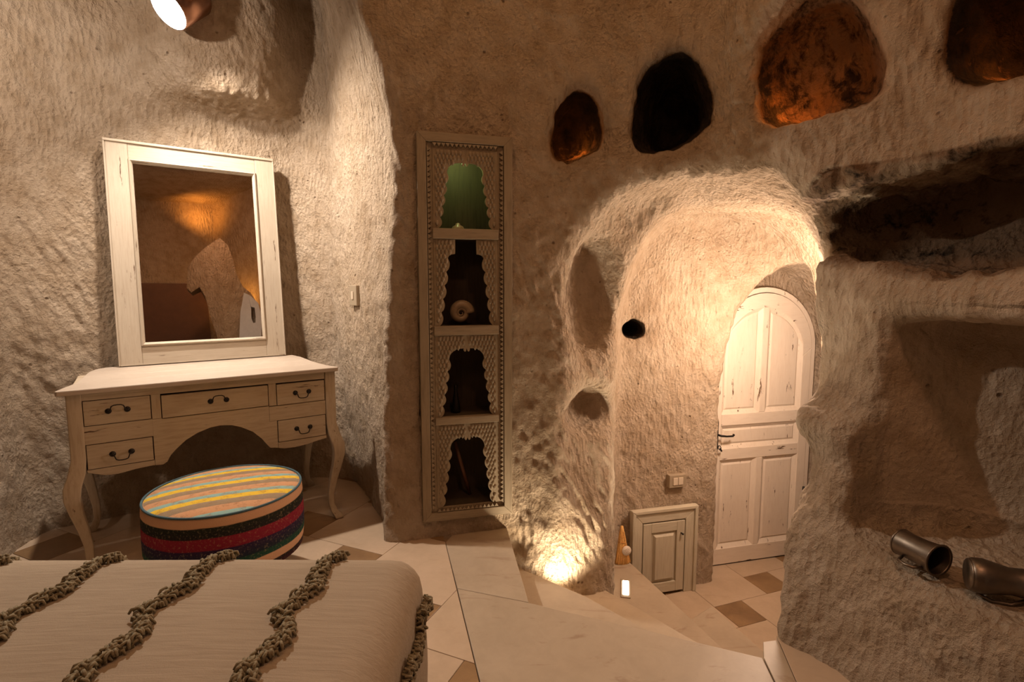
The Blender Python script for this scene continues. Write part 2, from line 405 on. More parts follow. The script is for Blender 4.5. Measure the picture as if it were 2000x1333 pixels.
V = V+NRM*D[:, None]
# split into the parts of the setting
cen = V[Q].mean(1)
fn = cen[:, 0]*NA[0]+cen[:, 1]*NA[1]
reg = np.full(len(Q), 3)                       # wall_right
reg[(cen[:, 0] < .18)] = 1                      # wall_back: pier and pillar
reg[(cen[:, 0] < -.55) & (cen[:, 1] > pier_y(cen[:, 0])+.03)] = 0
reg[(cen[:, 0] < -.75)] = 0                     # wall_left: the alcove
reg[(cen[:, 0] > .18) & (cen[:, 0] < .60) & (cen[:, 2] < 1.6) & (cen[:, 1] > 2.2)] = 1
reg[(cen[:, 1] > 2.86) & (cen[:, 0] > .52) & (cen[:, 2] < 1.75)] = 2   # wall_passage
reg[cen[:, 2] > 2.80] = 4
mq = me2 = None
tmpm = np_mesh('full', V, Q); VN = np.empty(len(V)*3, np.float32); tmpm.vertex_normals.foreach_get('vector', VN); VN = VN.reshape(-1, 3)
keep = cen[:, 2] > -.90
for ri, nm in enumerate(['wall_left', 'wall_back', 'wall_passage', 'wall_right', 'ceiling']):
    q = Q[(reg == ri) & keep]
    if len(q) == 0: continue
    uq, inv = np.unique(q, return_inverse=True); m_ = np_mesh(nm, V[uq], inv.reshape(-1, 4))
    for an, arr in (('soot_dark', soot_dark), ('smooth', smooth)):
        a = m_.attributes.new(an, 'FLOAT', 'POINT'); a.data.foreach_set('value', arr[uq].astype(np.float32))
    m_.normals_split_custom_set_from_vertices(VN[uq].tolist())
    m_.materials.append(TUFF)
    o = bpy.data.objects.new(nm, m_); C.objects.link(o); o['kind'] = 'structure'
bpy.data.meshes.remove(tmpm)
print('rock faces', len(Q))

# ---------------- mesh building helpers ----------------
class MB:
    def __init__(s): s.v = []; s.f = []; s.sm = []
    def add(s, vs, fs, smooth=False, M=None):
        b = len(s.v)
        for p in vs:
            p = Vector(p); s.v.append(tuple(M @ p) if M is not None else tuple(p))
        for f in fs: s.f.append([b+i for i in f]); s.sm.append(smooth)
    def box(s, a, b, M=None):
        x0, y0, z0 = a; x1, y1, z1 = b
        vs = [(x0,y0,z0),(x1,y0,z0),(x1,y1,z0),(x0,y1,z0),(x0,y0,z1),(x1,y0,z1),(x1,y1,z1),(x0,y1,z1)]
        s.add(vs, [(0,3,2,1),(4,5,6,7),(0,1,5,4),(1,2,6,5),(2,3,7,6),(3,0,4,7)], False, M)
    def prism(s, poly, a, b, axis='z', M=None, smooth=False):
        # polygon swept between a and b along an axis
        n = len(poly); ar = sum(poly[i][0]*poly[(i+1) % n][1]-poly[(i+1) % n][0]*poly[i][1] for i in range(n))
        if ar < 0: poly = poly[::-1]
        if axis == 'z': P = lambda p, t: (p[0], p[1], t)
        elif axis == 'y': P = lambda p, t: (p[0], t, p[1])
        else: P = lambda p, t: (t, p[0], p[1])
        vs = [P(p, a) for p in poly]+[P(p, b) for p in poly]
        fs = [list(range(n))[::-1], list(range(n, 2*n))]+[(i, (i+1) % n, n+(i+1) % n, n+i) for i in range(n)]
        if axis == 'y': fs = [f[::-1] for f in map(list, fs)]
        s.add(vs, fs, False, M)
        if smooth:
            for k in range(1, n+1): s.sm[-k] = True
    def tube(s, pts, rad, seg=8, M=None, cap=True, closed=False):
        pts = [Vector(p) for p in pts]; n = len(pts); rr = rad if isinstance(rad, (list, tuple)) else [rad]*n
        vs = []; up = None
        for i, p in enumerate(pts):
            a = pts[(i-1) % n] if (i or closed) else p; b = pts[(i+1) % n] if (i < n-1 or closed) else p
            t = (b-a).normalized()
            if up is None: up = Vector((0,0,1)) if abs(t.z) < .9 else Vector((1,0,0))
            x = t.cross(up).normalized(); up = x.cross(t).normalized()
            r = rr[i]; rx, ry = r if isinstance(r, (tuple, list)) else (r, r)
            for k in range(seg):
                g = 2*math.pi*k/seg; vs.append(p+x*math.cos(g)*rx+up*math.sin(g)*ry)
        fs = []
        for i in range(n if closed else n-1):
            for k in range(seg):
                j = (i+1) % n; fs.append((i*seg+k, j*seg+k, j*seg+(k+1) % seg, i*seg+(k+1) % seg))
        if cap and not closed: fs += [tuple(range(seg)), tuple(range((n-1)*seg, n*seg))[::-1]]
        s.add(vs, [f[::-1] for f in fs], True, M)
    def lathe(s, prof, seg=32, M=None, smooth=True):
        n = len(prof); vs = []
        for r, z in prof:
            for k in range(seg):
                g = 2*math.pi*k/seg; vs.append((r*math.cos(g), r*math.sin(g), z))
        fs = [(i*seg+k, i*seg+(k+1) % seg, (i+1)*seg+(k+1) % seg, (i+1)*seg+k) for i in range(n-1) for k in range(seg)]
        s.add(vs, fs, smooth, M)
    def ball(s, c, r, seg=10, M=None):
        prof = [(max(1e-4, math.sin(math.pi*i/seg)), -math.cos(math.pi*i/seg)) for i in range(seg+1)]
        rx, ry, rz = (r, r, r) if isinstance(r, (int, float)) else r
        T = Matrix.Translation(c) @ Matrix.Diagonal((rx, ry, rz, 1))
        if M is not None: T = M @ T
        s.lathe(prof, seg*2, T)
    def obj(s, name, mt, parent=None, bevel=0, label=None, kind=None, seg=2):
        me = bpy.data.meshes.new(name); me.from_pydata(s.v, [], s.f)
        me.polygons.foreach_set('use_smooth', s.sm); me.update()
        if mt is not None: me.materials.append(mt)
        o = bpy.data.objects.new(name, me); C.objects.link(o)
        if parent is not None: o.parent = parent
        if bevel:
            b = o.modifiers.new('bevel', 'BEVEL'); b.width = bevel; b.segments = seg; b.limit_method = 'ANGLE'; b.angle_limit = R(35)
        if label: o['label'] = label
        if kind: o['kind'] = kind
        return o
def thing(name, label, cat, loc=(0,0,0), rz=0, rx=0, ry=0, group=None, M=None):
    o = bpy.data.objects.new(name, None); C.objects.link(o); o.empty_display_size = .05
    if M is not None: o.matrix_world = M
    else: o.location = loc; o.rotation_euler = (rx, ry, rz)
    o['label'] = label; o['category'] = cat
    if group: o['group'] = group
    return o
def structure(name, M=None):
    o = bpy.data.objects.new(name, None); C.objects.link(o); o['kind'] = 'structure'
    if M is not None: o.matrix_world = M
    return o
def frameM(origin, xd):
    x = Vector((xd[0], xd[1], 0)).normalized(); y = Vector((-x.y, x.x, 0))
    m = Matrix.Identity(4)
    for i in range(3): m[i][0] = x[i]; m[i][1] = y[i]; m[i][2] = (0,0,1)[i]; m[i][3] = origin[i]
    return m

# ---------------- more materials ----------------
def paint_mat(name, base, under, amount=.5, grain=(3, 40, 40), rough=.6, flakes=.0, dark=(.10,.055,.03)):
    # brushed, worn paint over wood; grain runs along local X by default
    m, nt, bs, N, L = mat(name)
    v = coords(N, L); g = coords(N, L, grain)
    n1 = noise(N, L, g, 2.2, 5, .65); n2 = noise(N, L, v, 3, 3)
    col = mix(N, L, math_(N, L, 'MULTIPLY', ramp(N, L, n1, [(.45, 0.0), (.75, 1.0)]), amount), base, under)
    col = mix(N, L, math_(N, L, 'MULTIPLY', ramp(N, L, n2, [(.4, 0.0), (.7, 1.0)]), .25), col, under)
    fl = noise(N, L, coords(N, L, tuple(a*.35 for a in grain)), 2.4, 5, .7, .2)
    th = .72-.12*flakes
    f = ramp(N, L, fl, [(th, 0.0), (th+.03, 1.0)])
    if flakes > 0: col = mix(N, L, f, col, dark)
    L.new(col, bs.inputs['Base Color']); bs.inputs['Roughness'].default_value = rough
    bs.inputs['Specular IOR Level'].default_value = .3
    bump(N, L, n1, .35, .002, bs)
    return m
P_DESK_X = paint_mat('cream_paint_long_grain', (.52,.43,.31), (.31,.22,.135), .6, (4,40,40), flakes=.7)
P_DESK_Z = paint_mat('cream_paint_upright_grain', (.52,.43,.31), (.31,.22,.135), .6, (40,40,4), flakes=.6)
P_TOP = paint_mat('whitewashed_plank', (.50,.42,.34), (.33,.25,.18), .5, (4,45,45), .42, flakes=.1)
P_MIR_X = paint_mat('cream_frame_long_grain', (.46,.39,.30), (.31,.24,.165), .45, (4,60,60), flakes=.7)
P_MIR_Z = paint_mat('cream_frame_upright_grain', (.46,.39,.30), (.31,.24,.165), .45, (60,60,4), flakes=.8)
P_DOOR_X = paint_mat('chipped_white_rail', (.78,.68,.56), (.62,.50,.38), .35, (5,30,30), .5, flakes=.75, dark=(.14,.08,.04))
P_DOOR_Z = paint_mat('chipped_white_stile', (.78,.68,.56), (.62,.50,.38), .35, (30,30,5), .5, flakes=.75, dark=(.14,.08,.04))
P_CUP = paint_mat('greyish_limed_wood', (.56,.50,.38), (.38,.31,.20), .6, (50,50,4), .6, flakes=.15)
P_CUPX = paint_mat('greyish_limed_wood_long', (.56,.50,.38), (.38,.31,.20), .6, (4,50,50), .6, flakes=.15)
P_CAB_Z = paint_mat('old_carved_wood_upright', (.30,.235,.155), (.15,.11,.065), .7, (40,40,4), .65, flakes=.2)
P_CAB_X = paint_mat('old_carved_wood_long', (.30,.235,.155), (.15,.11,.065), .7, (4,40,40), .65, flakes=.2)
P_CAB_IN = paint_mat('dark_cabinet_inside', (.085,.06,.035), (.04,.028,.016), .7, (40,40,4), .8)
def plain(name, c, rough=.6, metal=0, nscale=40, nvar=.15, bmp=.1, spec=.4):
    m, nt, bs, N, L = mat(name); v = coords(N, L); n = noise(N, L, v, nscale, 4)
    L.new(mix(N, L, n, tuple(x*(1-nvar) for x in c), tuple(min(1, x*(1+nvar)) for x in c)), bs.inputs['Base Color'])
    bs.inputs['Roughness'].default_value = rough; bs.inputs['Metallic'].default_value = metal
    bs.inputs['Specular IOR Level'].default_value = spec
    if bmp: bump(N, L, n, bmp, .002, bs)
    return m
IRON = plain('black_iron', (.025,.02,.017), .4, .6, 90, .3, .3)
CRACK = plain('dark_joint', (.06,.035,.02), .9, bmp=0)
TIN = plain('tarnished_tin', (.19,.15,.115), .40, .95, 18, .45, .25)
COPPER = plain('copper_shade', (.40,.22,.15), .25, 1.0, 30, .15, 0)
SWITCH = plain('bronze_switch_plate', (.42,.34,.24), .4, .3, 60, .1, 0)
SWITCHL = plain('cream_switch_rocker', (.60,.50,.38), .4, 0, 60, .05, 0)
BROWNW = plain('brown_stool_wood', (.16,.07,.035), .45, 0, 30, .3, .1)
MORTAR = plain('grey_mortar', (.30,.22,.15), .95, 0, 60, .3, .4)
def stone_mat(name, a, b, vein, rough=.35, vs=.5):
    m, nt, bs, N, L = mat(name); v = coords(N, L)
    oi = N.new('ShaderNodeObjectInfo')
    add = N.new('ShaderNodeVectorMath'); add.operation = 'ADD'; sc2 = N.new('ShaderNodeVectorMath'); sc2.operation = 'SCALE'
    cmb = N.new('ShaderNodeCombineXYZ'); L.new(oi.outputs['Random'], cmb.inputs[0]); L.new(oi.outputs['Random'], cmb.inputs[1])
    L.new(cmb.outputs[0], sc2.inputs[0]); sc2.inputs['Scale'].default_value = 37; L.new(v, add.inputs[0]); L.new(sc2.outputs[0], add.inputs[1])
    v = add.outputs[0]
    n1 = noise(N, L, v, 4, 5, .6, .5); n2 = noise(N, L, v, 14, 5, .7, 1.0)
    col = ramp(N, L, n1, [(.35, a), (.65, b)])
    mpv = N.new('ShaderNodeMapping'); L.new(v, mpv.inputs[0]); mpv.inputs['Scale'].default_value = (2.2, 9, 5); mpv.inputs['Rotation'].default_value = (0, 0, R(25))
    n3 = noise(N, L, mpv.outputs[0], 1.6, 6, .7, .8)
    col = mix(N, L, math_(N, L, 'MULTIPLY', ramp(N, L, n3, [(.58, 0.0), (.70, 1.0)]), vs), col, vein)
    col = mix(N, L, .2, col, ramp(N, L, n2, [(.3, tuple(x*.7 for x in a)), (.7, b)]))
    L.new(col, bs.inputs['Base Color']); bs.inputs['Roughness'].default_value = rough
    bs.inputs['Specular IOR Level'].default_value = .4
    bump(N, L, n2, .12, .002, bs)
    return m
TRAV = stone_mat('travertine', (.46,.345,.235), (.54,.41,.29), (.37,.25,.15), .45, .35)
BROWNT = stone_mat('brown_marble', (.20,.115,.055), (.31,.19,.09), (.10,.06,.03), .4, .5)
SLAB = stone_mat('veined_cream_slab', (.38,.30,.21), (.44,.35,.25), (.21,.11,.065), .46, .7)

# ---------------- floors, landing and winding steps ----------------
def clip(poly, a, b, keep_left=True):   # keep the side to the left of a->b
    out = []; n = len(poly)
    sd = lambda p: ((b[0]-a[0])*(p[1]-a[1])-(b[1]-a[1])*(p[0]-a[0]))*(1 if keep_left else -1)
    for i in range(n):
        p, q = poly[i], poly[(i+1) % n]; sp, sq = sd(p), sd(q)
        if sp >= 0: out.append(p)
        if (sp > 0 > sq) or (sp < 0 < sq):
            t = sp/(sp-sq); out.append((p[0]+(q[0]-p[0])*t, p[1]+(q[1]-p[1])*t))
    return out
def area(p): return abs(sum(p[i][0]*p[(i+1) % len(p)][1]-p[(i+1) % len(p)][0]*p[i][1] for i in range(len(p))))/2 if len(p) > 2 else 0
def shrink(p, g):
    n = len(p)
    if sum(p[i][0]*p[(i+1) % n][1]-p[(i+1) % n][0]*p[i][1] for i in range(n)) < 0: p = p[::-1]
    q = p
    for i in range(n):
        a, b = p[i], p[(i+1) % n]; d = math.hypot(b[0]-a[0], b[1]-a[1])
        if d < 1e-5: continue
        nx, ny = -(b[1]-a[1])/d*g, (b[0]-a[0])/d*g
        q = clip(q, (a[0]+nx, a[1]+ny), (b[0]+nx, b[1]+ny))
        if len(q) < 3: return []
    return q
def pytha(origin, e1, e2, a, b, rng):
    out = []
    for i in range(-rng, rng+1):
        for j in range(-rng, rng+1):
            o = origin+i*(a*e1-b*e2)+j*(b*e1+a*e2)
            # small square with its top right corner at o, large square above it
            sq = [o-b*e1-b*e2, o-b*e2, o, o-b*e1]
            bg = [o, o+a*e1*0+(-a)*e1*0, o]   # placeholder
            br = o-b*e2
            bg = [br, br+a*e1, br+a*e1+a*e2, br+a*e2]
            out.append((sq, 1)); out.append((bg, 0))
    return out
fl = structure('floor')
sub = MB(); sub.prism([(-3.1,-3.3),(3.6,-3.3),(3.6,.4),(2.9,1.4),(.849,1.640),(.05,1.955),(-.035,2.61),(-.7,2.9),(-.9,3.9),(-3.1,3.9)], -.12, -.014)
sub.obj('screed', MORTAR, fl)
e1 = np.array([.915,-.403]); e1 /= np.linalg.norm(e1); e2 = np.array([-e1[1], e1[0]])
la, lb = (-.327,2.474), (-.122,1.632)
lb2 = (-.04, 1.30)
def place_tiles(parent, tiles, clips, z, name='tile', box=None, gap=.0012):
    for poly, kind in tiles:
        p = [tuple(q) for q in poly]
        for a, b, s in clips: p = clip(p, a, b, s) if len(p) > 2 else p
        if area(p) < 4e-4: continue
        cx = sum(q[0] for q in p)/len(p); cy = sum(q[1] for q in p)/len(p)
        if box and not (box[0] < cx < box[1] and box[2] < cy < box[3]): continue
        p = shrink(p, gap)
        if area(p) < 4e-4: continue
        m = MB(); m.prism(p, z-.014, z); m.obj(name, BROWNT if kind else TRAV, parent, bevel=.0012, seg=1)
T = pytha(np.array([-.278, 1.956]), e1, e2, .46, .23, 9)
place_tiles(fl, T, [(la, lb, False)], 0, box=(-2.9, .8, .3, 3.5))
# one band of plain tiles right of the landing
rb = [((.80,1.30), (.905,1.67), False)]
m = MB(); m.prism([(.802,1.30),(.848,1.30),(.945,1.755),(.888,1.745),(.852,1.664)], -.03, 0); m.obj('tile', SLAB, fl, bevel=.0012)
m = MB(); m.prism([(.850,1.30),(1.30,1.0),(1.35,1.5),(1.15,1.8),(.953,1.78)], -.03, 0); m.obj('tile', TRAV, fl, bevel=.0012)
# landing: two veined slabs meeting in an L
lj0 = (-.228, 2.077); lj1 = (.068, 1.978)
m = MB(); m.prism(shrink([la, lj0, lj1, (-.027,2.64), (-.30,2.56)], .001), -.035, .0); m.obj('landing_slab', SLAB, fl, bevel=.003)
m = MB(); m.prism(shrink([lj0, (-.04,1.30), (.80,1.30), (.849,1.666), lj1], .001), -.035, .0); m.obj('landing_slab', SLAB, fl, bevel=.003)
stairs = structure('staircase'); stairs['label'] = 'pale stone winder steps going down from the landing to the lower arched door'
NOS = [ (-.16, [(.02,2.56),(.064,2.499),(.329,2.285),(.542,2.055),(.93,1.64)]),
        (-.32, [(.30,2.83),(.502,2.571),(.661,2.385),(.794,2.22),(1.15,1.80)]),
        (-.48, [(.62,3.44),(.74,3.169),(.861,2.813),(1.005,2.391),(1.15,1.97)]),
        (-.64, [(.925,2.60),(.985,2.80),(1.185,2.955),(1.283,2.644),(1.42,2.20)])]
back = [(-.05,2.55),(-.03,2.62),(.068,1.960),(.849,1.645),(.93,1.60)]
prev = [(-.03,2.64),(.062,1.955),(.849,1.640),(.95,1.58)]
for z, ln in NOS:
    poly = prev+ln[::-1]
    m = MB(); m.prism(poly, z-.03, z); m.obj('tread', SLAB, stairs, bevel=.003)
    inner = [(x*1.0-.012*1, y-.012) for x, y in ln]
    m = MB(); m.prism(prev+inner[::-1], -.82, z-.0305); m.obj('riser', SLAB, stairs)
    prev = [(x-.012, y-.02) for x, y in ln]
# wall under the landing slabs, the top riser
m = MB(); m.prism([(-.035,2.61),(.058,1.965),(.849,1.650),(.84,1.60),(.02,1.93),(-.08,2.6)], -.82, -.036); m.obj('riser', SLAB, stairs)
lf = structure('floor')
a_ = math.radians(19.8); f1 = np.array([math.cos(a_), math.sin(a_)]); f2 = np.array([-f1[1], f1[0]])
LT = []
la_, lb_ = .436, .215
for i in range(-5, 6):
    for j in range(-5, 6):
        # brown square whose lower left corner is o; mirrored pattern
        o = np.array([1.374, 2.993])+i*(la_*f1+lb_*f2)+j*(-lb_*f1+la_*f2)
        LT.append(([o, o+lb_*f1, o+(f1+f2)*lb_, o+lb_*f2], 1))
        q = o+lb_*f1; LT.append(([q, q+la_*f1, q+la_*f1+la_*f2, q+la_*f2][0:4], 0))
sub = MB(); sub.prism([(.4,1.7),(2.6,1.7),(2.6,4.1),(.4,4.1)], -.90, -.815); sub.obj('screed', TRAV, lf)
LT2 = []
for poly, k in LT:
    if k == 1: LT2.append((poly, 1)); continue
    # large square placed so that it shares its left side with the brown square's right side, top aligned
    q = poly[0]; q = q+f2*(lb_-la_); LT2.append(([q, q+la_*f1, q+la_*f1+la_*f2, q+la_*f2], 0))
place_tiles(lf, LT2, [((1.02,3.48), (1.40,2.20), True)] if False else [((1.10,2.0), (.70,3.30), False)], -.80, box=(.6, 2.35, 2.0, 3.95))

# ---------------- lower arched door ----------------
DM = frameM((DOOR_A[0], DOOR_A[1], -.80), DD)
DW, DSP = .815, 1.60   # width, springing height
def archpts(x0, x1, z0, sp, top, n=20, inset=0):
    cx = (x0+x1)/2; rx = (x1-x0)/2-inset; rz = top-sp-inset
    pts = [(x0+inset, z0+inset)]+[(cx-rx*math.cos(math.pi*i/n), sp+rz*math.sin(math.pi*i/n)) for i in range(n+1)]+[(x1-inset, z0+inset)]
    return pts
def grid_ring(outer, inner, ya, yb, m, M=None):
    n = len(outer)
    vs = [(p[0], ya, p[1]) for p in outer]+[(p[0], ya, p[1]) for p in inner]+[(p[0], yb, p[1]) for p in outer]+[(p[0], yb, p[1]) for p in inner]
    fs = []
    for i in range(n):
        j = (i+1) % n
        fs += [(i, j, n+j, n+i), (2*n+i, 3*n+i, 3*n+j, 2*n+j), (i, 2*n+i, 2*n+j, j), (n+i, n+j, 3*n+j, 3*n+i)]
    m.add(vs, fs, False, M)
dr = structure('door_1', DM)
m = MB(); m.prism(archpts(0, DW, .008, DSP, 2.005), .016, .05, 'y'); m.obj('door_leaf', P_DOOR_Z, dr, bevel=.003)
# stiles and rails stand proud of the leaf; panels sit in the openings
ax = [.075, .385, .435, .74]
def panel(x0, x1, z0, z1, topfn=None, name='door_panel'):
    N_ = 12
    def outline(ins):
        if topfn is None: return [(x0+ins, z0+ins), (x0+ins, z1-ins), (x1-ins, z1-ins), (x1-ins, z0+ins)]
        xs = [x0+ins+(x1-x0-2*ins)*i/N_ for i in range(N_+1)]
        return [(x0+ins, z0+ins)]+[(x, topfn(x)-ins) for x in xs]+[(x1-ins, z0+ins)]
    o0, o1, o2, o3 = outline(.0), outline(.018), outline(.028), outline(.042)
    m = MB(); n = len(o0)
    vs = []
    for o_, y in ((o0, -.006), (o1, .006), (o2, .013), (o3, .006)): vs += [(p[0], y, p[1]) for p in o_]
    fs = []
    for r_ in range(3):
        for i in range(n): j = (i+1) % n; fs.append((r_*n+i, r_*n+j, (r_+1)*n+j, (r_+1)*n+i))
    fs.append(tuple(range(3*n, 4*n)))
    m.add(vs, fs); return m.obj(name, P_DOOR_Z, dr)
arct = lambda x: DSP-.08+math.sqrt(max(0, .345**2-(x-.4075)**2))*1.10
zl = [(.13,.80), (.865,1.05), (1.11,None)]
openings = [(ax[0],ax[1],.13,.80), (ax[2],ax[3],.13,.80), (ax[0],ax[3],.885,1.055)]
for x0, x1, z0, z1 in openings: panel(x0, x1, z0, z1)
panel(ax[0], ax[1], 1.14, None, arct); panel(ax[2], ax[3], 1.14, None, arct)
def stile(name, poly, mt): m = MB(); m.prism(poly, -.010, .016, 'y'); m.obj(name, mt, dr, bevel=.004)
stile('door_rail', [(0,.008),(DW,.008),(DW,.13),(0,.13)], P_DOOR_X)
stile('door_rail', [(ax[0],.80),(ax[3],.80),(ax[3],.885),(ax[0],.885)], P_DOOR_X)
stile('door_rail', [(ax[0],1.055),(ax[3],1.055),(ax[3],1.14),(ax[0],1.14)], P_DOOR_X)
stile('door_stile', [(0,.13),(ax[0],.13),(ax[0],DSP-.06),(0,DSP)], P_DOOR_Z)
stile('door_stile', [(ax[3],.13),(DW,.13),(DW,DSP),(ax[3],DSP-.06)], P_DOOR_Z)
stile('door_stile', [(ax[1],.13),(ax[2],.13),(ax[2],.80),(ax[1],.80)], P_DOOR_Z)
stile('door_stile', [(ax[1],1.14),(ax[2],1.14),(ax[2],1.92),(ax[1],1.92)], P_DOOR_Z)
nA = 20; m = MB(); out_ = []; inn = []
for i in range(nA+1):
    g = math.pi*i/nA; out_.append((.4075-.4075*math.cos(g), DSP+.405*math.sin(g)))
    xx = ax[0]+(ax[3]-ax[0])*(1-math.cos(g))/2; inn.append((xx, arct(xx) if 0 < i < nA else DSP-.06))
m.prism(out_+inn[::-1], -.010, .016, 'y'); m.obj('door_rail', P_DOOR_X, dr, bevel=.003)
m = MB(); fo = archpts(-.035, DW+.035, 0, DSP, 2.045, 24); fi = archpts(-.004, DW+.004, 0, DSP, 2.010, 24)
grid_ring(fo, fi, -.004, .06, m); m.obj('door_frame', P_DOOR_Z, dr)
m = MB()
m.prism([(.030,.875),(.038,.852),(.046,.875),(.050,.89),(.050,1.09),(.046,1.105),(.038,1.13),(.030,1.105),(.026,1.09),(.026,.89)], -.018, -.010, 'y')
pl_ = m.obj('handle_plate', IRON, dr, bevel=.001)
m = MB(); m.tube([(.038,-.012,1.0),(.038,-.050,1.0),(.050,-.058,.998),(.09,-.058,.992),(.14,-.056,.990),(.152,-.050,.998)], [.009,.008,.008,.007,.007,.009], 8)
m.obj('handle_lever', IRON, pl_)
m = MB(); m.tube([(.038,-.012,.915),(.038,-.04,.915)], .005, 8); m.tube([(.038+.012*math.cos(t), -.052+.012*math.sin(t)*.6, .912+.014*math.sin(t)) for t in [i*math.pi/5 for i in range(10)]], .003, 6, closed=True)
m.tube([(.045,-.05,.905),(.060,-.045,.885),(.072,-.03,.878)], .006, 6); m.obj('key', IRON, pl_)
m = MB(); m.tube([(DW-.004,-.014,.50),(DW-.004,-.014,.54)], .009, 8); m.obj('hinge', IRON, dr)

# ---------------- low cupboard beside the lower door ----------------
cd = np.array([.969,.247]); CM = frameM((.785, 3.302-.020, -.80), cd)
cb = thing('wall_cupboard', 'low limewashed cupboard with one raised panel door set in the passage wall', 'cupboard', M=CM)
CW, CH = .455, .585
for nm, poly, mt in (('frame_stile', [(0,0),(.065,0),(.065,CH-.07),(0,CH)], P_CUP), ('frame_stile', [(CW-.075,0),(CW,0),(CW,CH),(CW-.075,CH-.07)], P_CUP),
                 ('frame_rail', [(0,CH),(.065,CH-.07),(CW-.075,CH-.07),(CW,CH)], P_CUPX)):
    m = MB(); m.prism(poly, -.012, .10, 'y'); m.obj(nm, mt, cb, bevel=.004)
for nm, poly, mt in (('frame_moulding', [(-.012,0),(.012,0),(.012,CH-.004),(-.012,CH+.018)], P_CUP), ('frame_moulding', [(CW-.012,0),(CW+.012,0),(CW+.012,CH+.018),(CW-.012,CH-.004)], P_CUP),
                 ('frame_moulding', [(-.012,CH+.018),(.012,CH-.004),(CW-.012,CH-.004),(CW+.012,CH+.018)], P_CUPX)):
    m = MB(); m.prism(poly, -.024, .02, 'y'); m.obj(nm, mt, cb, bevel=.004)
m = MB(); m.box((.05,.11,0), (CW-.05,.12,CH-.05)); m.obj('back_panel', CRACK, cb)
dx0, dx1, dz0, dz1 = .070, CW-.082, .02, CH-.078
cdo = MB(); cdo.box((dx0,.0,dz0), (dx1,.015,dz1)); cdoor = cdo.obj('cupboard_door', P_CUP, cb)
for a, b, mt in (((dx0,dz0),(dx0+.058,dz1),P_CUP), ((dx1-.058,dz0),(dx1,dz1),P_CUP), ((dx0+.058,dz0),(dx1-.058,dz0+.07),P_CUPX), ((dx0+.058,dz1-.065),(dx1-.058,dz1),P_CUPX)):
    m = MB(); m.box((a[0],-.014,a[1]), (b[0],0,b[1])); m.obj('rail' if mt is P_CUPX else 'stile', mt, cdoor, bevel=.003)
m = MB(); px0, px1, pz0, pz1 = dx0+.062, dx1-.062, dz0+.074, dz1-.069
vs = []
for ins, y in ((0,0),(.012,-.004),(.026,-.018),(.030,-.018)): vs += [(px0+ins,y,pz0+ins),(px0+ins,y,pz1-ins),(px1-ins,y,pz1-ins),(px1-ins,y,pz0+ins)]
m.add(vs, [(r_*4+i, r_*4+(i+1) % 4, (r_+1)*4+(i+1) % 4, (r_+1)*4+i) for r_ in range(3) for i in range(4)]+[(12,13,14,15)]); m.obj('raised_panel', P_CUP, cdoor)
m = MB(); m.tube([(dx1-.028,-.014,dz1-.085),(dx1-.028,-.028,dz1-.085),(dx1-.020,-.034,dz1-.088)], [.004,.006,.007], 8); m.obj('knob', IRON, cdoor)

# ---------------- hand broom, step light, switches ----------------
BR = np.array(atz(1216, 1101, -.48)); 
STRAW = plain('orange_straw', (.78,.42,.13), .8, 0, 120, .35, .6); STRAWB = plain('straw_binding', (.55,.25,.06), .7, 0, 80, .2, .2)
bt = thing('hand_broom', 'small orange straw hand broom with a round cream label standing against the cupboard', 'broom', tuple(BR), R(10), R(-6))
m = MB(); hz = [(0,(.044,.020)),(.06,(.040,.018)),(.12,(.028,.016)),(.17,(.016,.012)),(.21,(.013,.010)),(.235,(.008,.007))]
m.tube([(0,0,z) for z, _ in hz], [(r[1], r[0]) for _, r in hz], 14); m.obj('straw_core', STRAW, bt)
m = MB()
for k in range(70):
    g = random.uniform(0, 2*math.pi); rr = random.uniform(.75, 1.05); sp = random.uniform(.95, 1.15)
    m.tube([(.015*math.cos(g)*rr, .012*math.sin(g)*rr, .20), (.030*math.cos(g)*rr, .018*math.sin(g)*rr, .11), (.045*math.cos(g)*sp, .022*math.sin(g)*sp, random.uniform(-.0, .012))], .0018, 4, cap=False)
m.obj('straw', STRAW, bt, kind='stuff')
m = MB(); m.tube([(.024*math.cos(t), .017*math.sin(t), .135) for t in [i*2*math.pi/16 for i in range(16)]], .003, 6, closed=True); m.tube([(.017*math.cos(t), .014*math.sin(t), .168) for t in [i*2*math.pi/16 for i in range(16)]], .003, 6, closed=True); m.obj('binding', STRAWB, bt)
LBL = plain('cream_label', (.75,.62,.48), .6, bmp=0); GREYP = plain('grey_print', (.35,.27,.2), .6, bmp=0)
m = MB(); m.lathe([(.0001,0),(.030,0),(.030,.003),(.0001,.003)], 28, Matrix.Translation((.018,-.024,.088)) @ Matrix.Rotation(R(90), 4, 'X')); lb_o = m.obj('round_label', LBL, bt)
m = MB()
for dz in (-.008, .0, .008):
    m.box((-.019+abs(dz)*.4,-.0275,dz-.0014), (.019-abs(dz)*.4,-.0268,dz+.0014), Matrix.Translation((.018,0,.088)) @ Matrix.Rotation(R(-30), 4, 'Y'))
m.obj('label_print', GREYP, lb_o)
def emit(name, c, s):
    m, nt, bs, N, L = mat(name); bs.inputs['Base Color'].default_value = (*c, 1)
    bs.inputs['Emission Color'].default_value = (*c, 1); bs.inputs['Emission Strength'].default_value = s; return m
GLOWC = emit('step_light_lens', (1,.86,.68), 14)
BULB = emit('white_bulb', (1,.97,.93), 60)
slp = np.array(atz(1222, 1150, -.478)); 
sl = thing('step_light', 'small bright rectangular light set into the pale stone step below the broom', 'light', tuple(slp), R(-12))
m = MB(); m.box((-.027,-.095,-.002), (.027,.095,.004)); m.obj('bezel', SWITCH, sl, bevel=.001)
